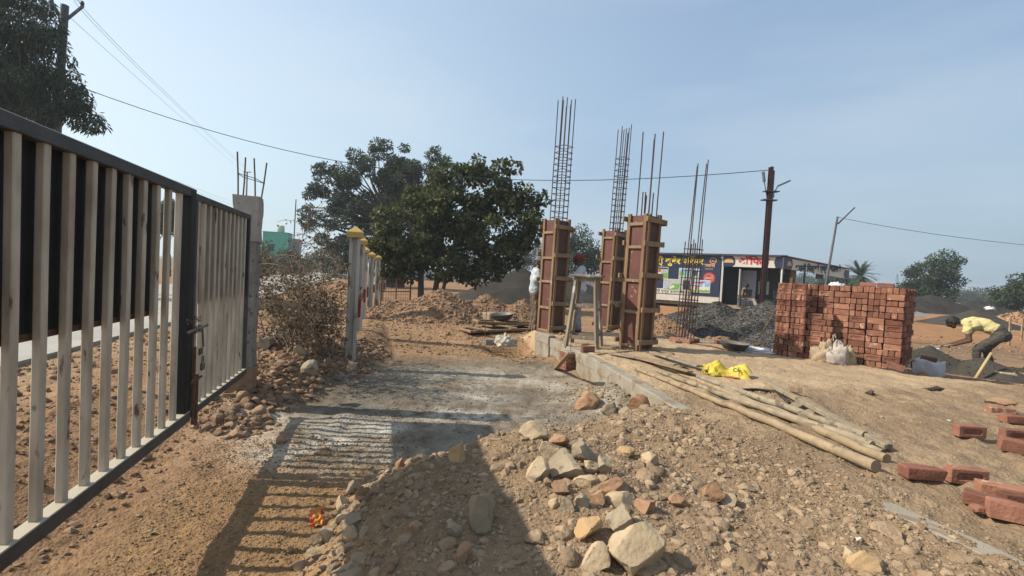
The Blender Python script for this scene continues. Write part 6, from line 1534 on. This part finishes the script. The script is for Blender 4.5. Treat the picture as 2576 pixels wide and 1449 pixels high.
def shell(hd, m, par, name, z0=-.02, grow=1.10, visor=None, back=0.0, rough=.004, seed=3):
    P, f, r, u, k = hd; vs = []; fs = []; n = 26; rows = 9
    for i in range(rows+1):
        t = i/rows; ph = (math.pi/2)*t
        for j in range(n):
            a = 2*math.pi*j/n; ca, sa = math.cos(a), math.sin(a)
            lowz = z0 - back*max(0, -ca)
            zz = lowz+(.122*grow-lowz)*math.sin(ph); rr = math.cos(ph)**.6
            w = rough*math.sin(a*7+i*2+seed)
            vs.append(P(-.008+(.116*grow*rr+w)*ca, (.098*grow*rr+w)*sa, zz))
    for i in range(rows):
        for j in range(n): fs.append((i*n+j, i*n+(j+1) % n, (i+1)*n+(j+1) % n, (i+1)*n+j))
    o = MB().add(vs, fs).build(name, m, par, smooth=True)
    if visor:
        L, s = visor; V2 = []; F2 = []; nn2 = 13
        for i in range(4):
            for j in range(nn2):
                a = -1.15+2.3*j/(nn2-1); R_ = 1+L*i/3*math.cos(a*.9)
                V2.append(P(s*(.116*grow*math.cos(a)*R_)-.005, .098*grow*math.sin(a)*(1+.1*i/3), z0+.012-.022*i/3-.02*abs(math.sin(a))))
        for i in range(3):
            for j in range(nn2-1): F2.append((i*nn2+j, i*nn2+j+1, (i+1)*nn2+j+1, (i+1)*nn2+j))
        V3 = [v-u*.006 for v in V2]; F3 = [tuple(reversed([q+len(V2) for q in f_])) for f_ in F2]
        MB().add(V2+V3, F2+F3).build('visor', m, o, smooth=True)
    return o
# ---- man in yellow shirt bending with a shovel
B1 = Body()
for q in (-1, 1):
    hx = -.30 if q > 0 else -.26
    B1.chain([(hx, q*.10, .74), (-.02+.05*q, q*.13, .42), (-.10+.10*q, q*.14, .02)], [.105, .078, .058], 'pants'); B1.seg((-.10+.10*q, q*.14, -.01), (.06+.10*q, q*.15, -.03), .048, .04, 'shoe')
B1.chain([(-.32, 0, .76), (-.22, 0, .86), (-.02, 0, .95), (.14, 0, .97), (.22, 0, .965)], [.135, .130, .140, .135, .11], ['pants', 'shirt', 'shirt', 'shirt'])
B1.seg((.18, -.15, .95), (.18, .15, .95), .085, .085, 'shirt'); B1.seg((.10, -.10, .93), (.10, .10, .93), .12, .12, 'shirt')
B1.chain([(.25, 0, .97), (.36, 0, .965)], [.062, .055], 'skin')
B1.head((.44, 0, .945), (.80, .05, -.62), (.55, 0, .85), 1.0)
B1.chain([(.19, .19, .92), (.18, .235, .80)], [.072, .078], 'shirt'); B1.chain([(.18, .235, .80), (.13, .25, .60)], [.052, .045], 'skin'); B1.chain([(.13, .25, .60), (.38, .10, .47)], [.044, .030], 'skin'); B1.hand((.38, .10, .47), (.9, -.3, -.3), (.2, -.2, -1), 1.0, 1.1)
B1.chain([(.19, -.19, .92), (.20, -.23, .80)], [.072, .078], 'shirt'); B1.chain([(.20, -.23, .80), (.22, -.24, .60)], [.052, .045], 'skin'); B1.chain([(.22, -.24, .60), (.52, -.05, .44)], [.044, .030], 'skin'); B1.hand((.52, -.05, .44), (.9, .3, -.25), (.2, .2, -1), 1.0, 1.1)
q = dp(2462, 915, 9.9)
YSH = cloth_mat('yellow_shirt', (.64, .555, .27), (.55, .465, .21)); DTR = cloth_mat('dark_trousers', (.055, .050, .045), (.085, .075, .062)); SHOE = mat('dark_shoe', (.03, .025, .02), bump=.1)
m1 = B1.build('person', 'person in a yellow shirt and dark trousers bending over the sand heap with a shovel', (q.x, q.y, .10), math.radians(128), [SKIN, YSH, DTR, SHOE], .009, .018, 5)
shell(B1.hd, HAIR, m1, 'hair', z0=.015, grow=1.06, back=.09, visor=(.28, 1.0), rough=.006)
# shovel
Mx = Matrix.Translation((q.x, q.y, .10)) @ Matrix.Rotation(math.radians(128), 4, 'Z')
sh = thing('shovel', 'long handled shovel held by the person in the yellow shirt', 'shovel', (q.x, q.y, .10), math.radians(128))
MB().tube([(.30, .13, .50), (.60, -.02, .40), (1.05, -.16, .22)], .016, 8).build('handle', POLEG, sh)
MB().add([(1.02, -.26, .24), (1.02, -.06, .24), (1.28, -.08, .12), (1.34, -.19, .10), (1.28, -.30, .12), (1.05, -.16, .215)], [(0, 5, 4), (5, 1, 2), (5, 2, 3), (5, 3, 4)]).build('blade', STEEL, sh)
# ---- standing man in white shirt and red cap
def standing(arms, kshirt=1.0):
    B = Body()
    for q_ in (-1, 1):
        B.chain([(0, q_*.09, .86), (.04, q_*.10, .46), (-.01, q_*.10, .09)], [.098, .074, .062], 'pants'); B.seg((-.03, q_*.10, .045), (.13, q_*.12, .035), .046, .036, 'shoe')
    B.chain([(0, 0, .88), (0, 0, .98)], [.130, .128], 'pants'); B.chain([(0, 0, .96), (.01, 0, 1.08), (.02, 0, 1.24), (.0, 0, 1.37)], [.142*kshirt, .132*kshirt, .142*kshirt, .10], 'shirt')
    B.seg((0, -.15, 1.355), (0, .15, 1.355), .075, .075, 'shirt'); B.seg((.01, -.09, 1.2), (.01, .09, 1.2), .12, .12, 'shirt'); B.chain([(.02, 0, 1.40), (.045, 0, 1.47)], [.058, .052], 'skin')
    for (sh_, el, wr, sleeve, palm) in arms:
        mid = tuple(el[i]+(wr[i]-el[i])*sleeve for i in range(3))
        B.chain([sh_, el], [.072, .058], 'shirt'); B.chain([el, mid], [.057, .048], 'shirt'); B.chain([mid, wr], [.038, .028], 'skin'); B.hand(wr, tuple(wr[i]-mid[i] for i in range(3)), palm, 1.0, .8)
    return B
B2 = standing([((0, .17, 1.35), (.16, .27, 1.14), (.36, .16, 1.26), .45, (.3, -1, 0)), ((0, -.17, 1.35), (.20, -.26, 1.16), (.38, -.10, 1.34), .45, (.3, 1, 0))])
B2.head((.06, 0, 1.575), (1, .1, -.12), (.1, 0, 1), 1.0)
q = gp(1452, 838, .4)
WSH = cloth_mat('white_shirt', (.66, .66, .70), (.56, .56, .61)); GTR = cloth_mat('grey_trousers', (.34, .36, .37), (.24, .26, .28))
m2_ = B2.build('person', 'person in a red cap and white shirt adjusting the mould', (q.x+.05, q.y+.25, .40), math.radians(170), [SKIN, WSH, GTR, SHOE], .009, .012, 6)
shell(B2.hd, cloth_mat('red_cap', (.30, .055, .05), (.24, .045, .04)), m2_, 'cap', z0=.03, grow=1.16, visor=(.55, -1.0))
# ---- second worker, half hidden behind the mould
B3 = standing([((0, .17, 1.35), (.10, .26, 1.10), (.34, .18, 1.12), .6, (.3, -1, 0)), ((0, -.17, 1.35), (.10, -.26, 1.10), (.34, -.18, 1.20), .6, (.3, 1, 0))])
B3.head((.08, 0, 1.56), (1, 0, -.3), (.25, 0, 1), 1.0)
q = gp(1345, 838, .35)
CSH = cloth_mat('checked_shirt', (.60, .62, .58), (.38, .45, .50)); BTR = cloth_mat('brown_trousers', (.12, .085, .06), (.17, .12, .085))
m3_ = B3.build('person', 'person in a grey cap and pale shirt half hidden behind the left mould', (q.x-.02, q.y+.40, gzz(q.x, q.y+.4)+.0), math.radians(12), [SKIN, CSH, BTR, SHOE], .010, .012, 7)
shell(B3.hd, cloth_mat('grey_cap', (.20, .19, .20), (.15, .145, .15)), m3_, 'cap', z0=.03, grow=1.16, visor=(.5, 1.0))
# ---- seated man at the office
B4 = Body()
for q_ in (-1, 1): B4.chain([(0, q_*.09, .55), (.42, q_*.12, .52), (.62, q_*.12, .12)], [.10, .08, .06], 'pants'); B4.seg((.60, q_*.12, .06), (.76, q_*.12, .04), .045, .036, 'shoe')
B4.chain([(0, 0, .58), (-.04, 0, .80), (-.03, 0, 1.02)], [.14, .145, .11], 'shirt'); B4.seg((-.03, -.16, 1.02), (-.03, .16, 1.02), .075, .075, 'shirt'); B4.chain([(-.01, 0, 1.06), (.03, 0, 1.13)], [.055, .05], 'skin')
B4.head((.06, 0, 1.22), (1, 0, -.3), (.25, 0, 1), 1.0)
for q_ in (-1, 1): B4.chain([(-.03, q_*.18, 1.0), (.0, q_*.27, .76)], [.07, .055], 'shirt'); B4.chain([(0, q_*.27, .76), (.26, q_*.20, .66)], [.042, .03], 'skin'); B4.hand((.26, q_*.20, .66), (1, 0, -.1), (0, 0, -1), 1.0, .5)
m4_ = B4.build('person', 'person in a brown shirt and white trousers seated before the office', (chp.x, chp.y, OZ-.10), -math.pi/2+math.radians(70), [SKIN, cloth_mat('olive_shirt', (.16, .13, .08), (.20, .16, .10)), cloth_mat('white_trousers', (.62, .60, .55), (.54, .52, .48)), SHOE], .016, .008, 9)
shell(B4.hd, HAIR, m4_, 'hair', z0=.02, grow=1.06, back=.09)

# ================================================================== haze
hz_m = bpy.data.materials.new('haze_air'); hz_m.use_nodes = True
nt = hz_m.node_tree; nt.nodes.remove(nt.nodes['Principled BSDF'])
pv = nt.nodes.new('ShaderNodeVolumePrincipled'); pv.inputs['Color'].default_value = (.86, .92, 1.0, 1); pv.inputs['Density'].default_value = .0011; pv.inputs['Anisotropy'].default_value = .2
nt.links.new(pv.outputs[0], nt.nodes['Material Output'].inputs['Volume'])
MB().box((0, 2230, 6.5), (9400, 4800, 17)).build('haze', hz_m)['kind'] = 'stuff'

# every labelled top-level object is a thing unless it was marked as setting or stuff
for o in list(COL.objects):
    if o.parent is None and o.get('label') and not o.get('kind'): o['kind'] = 'thing'
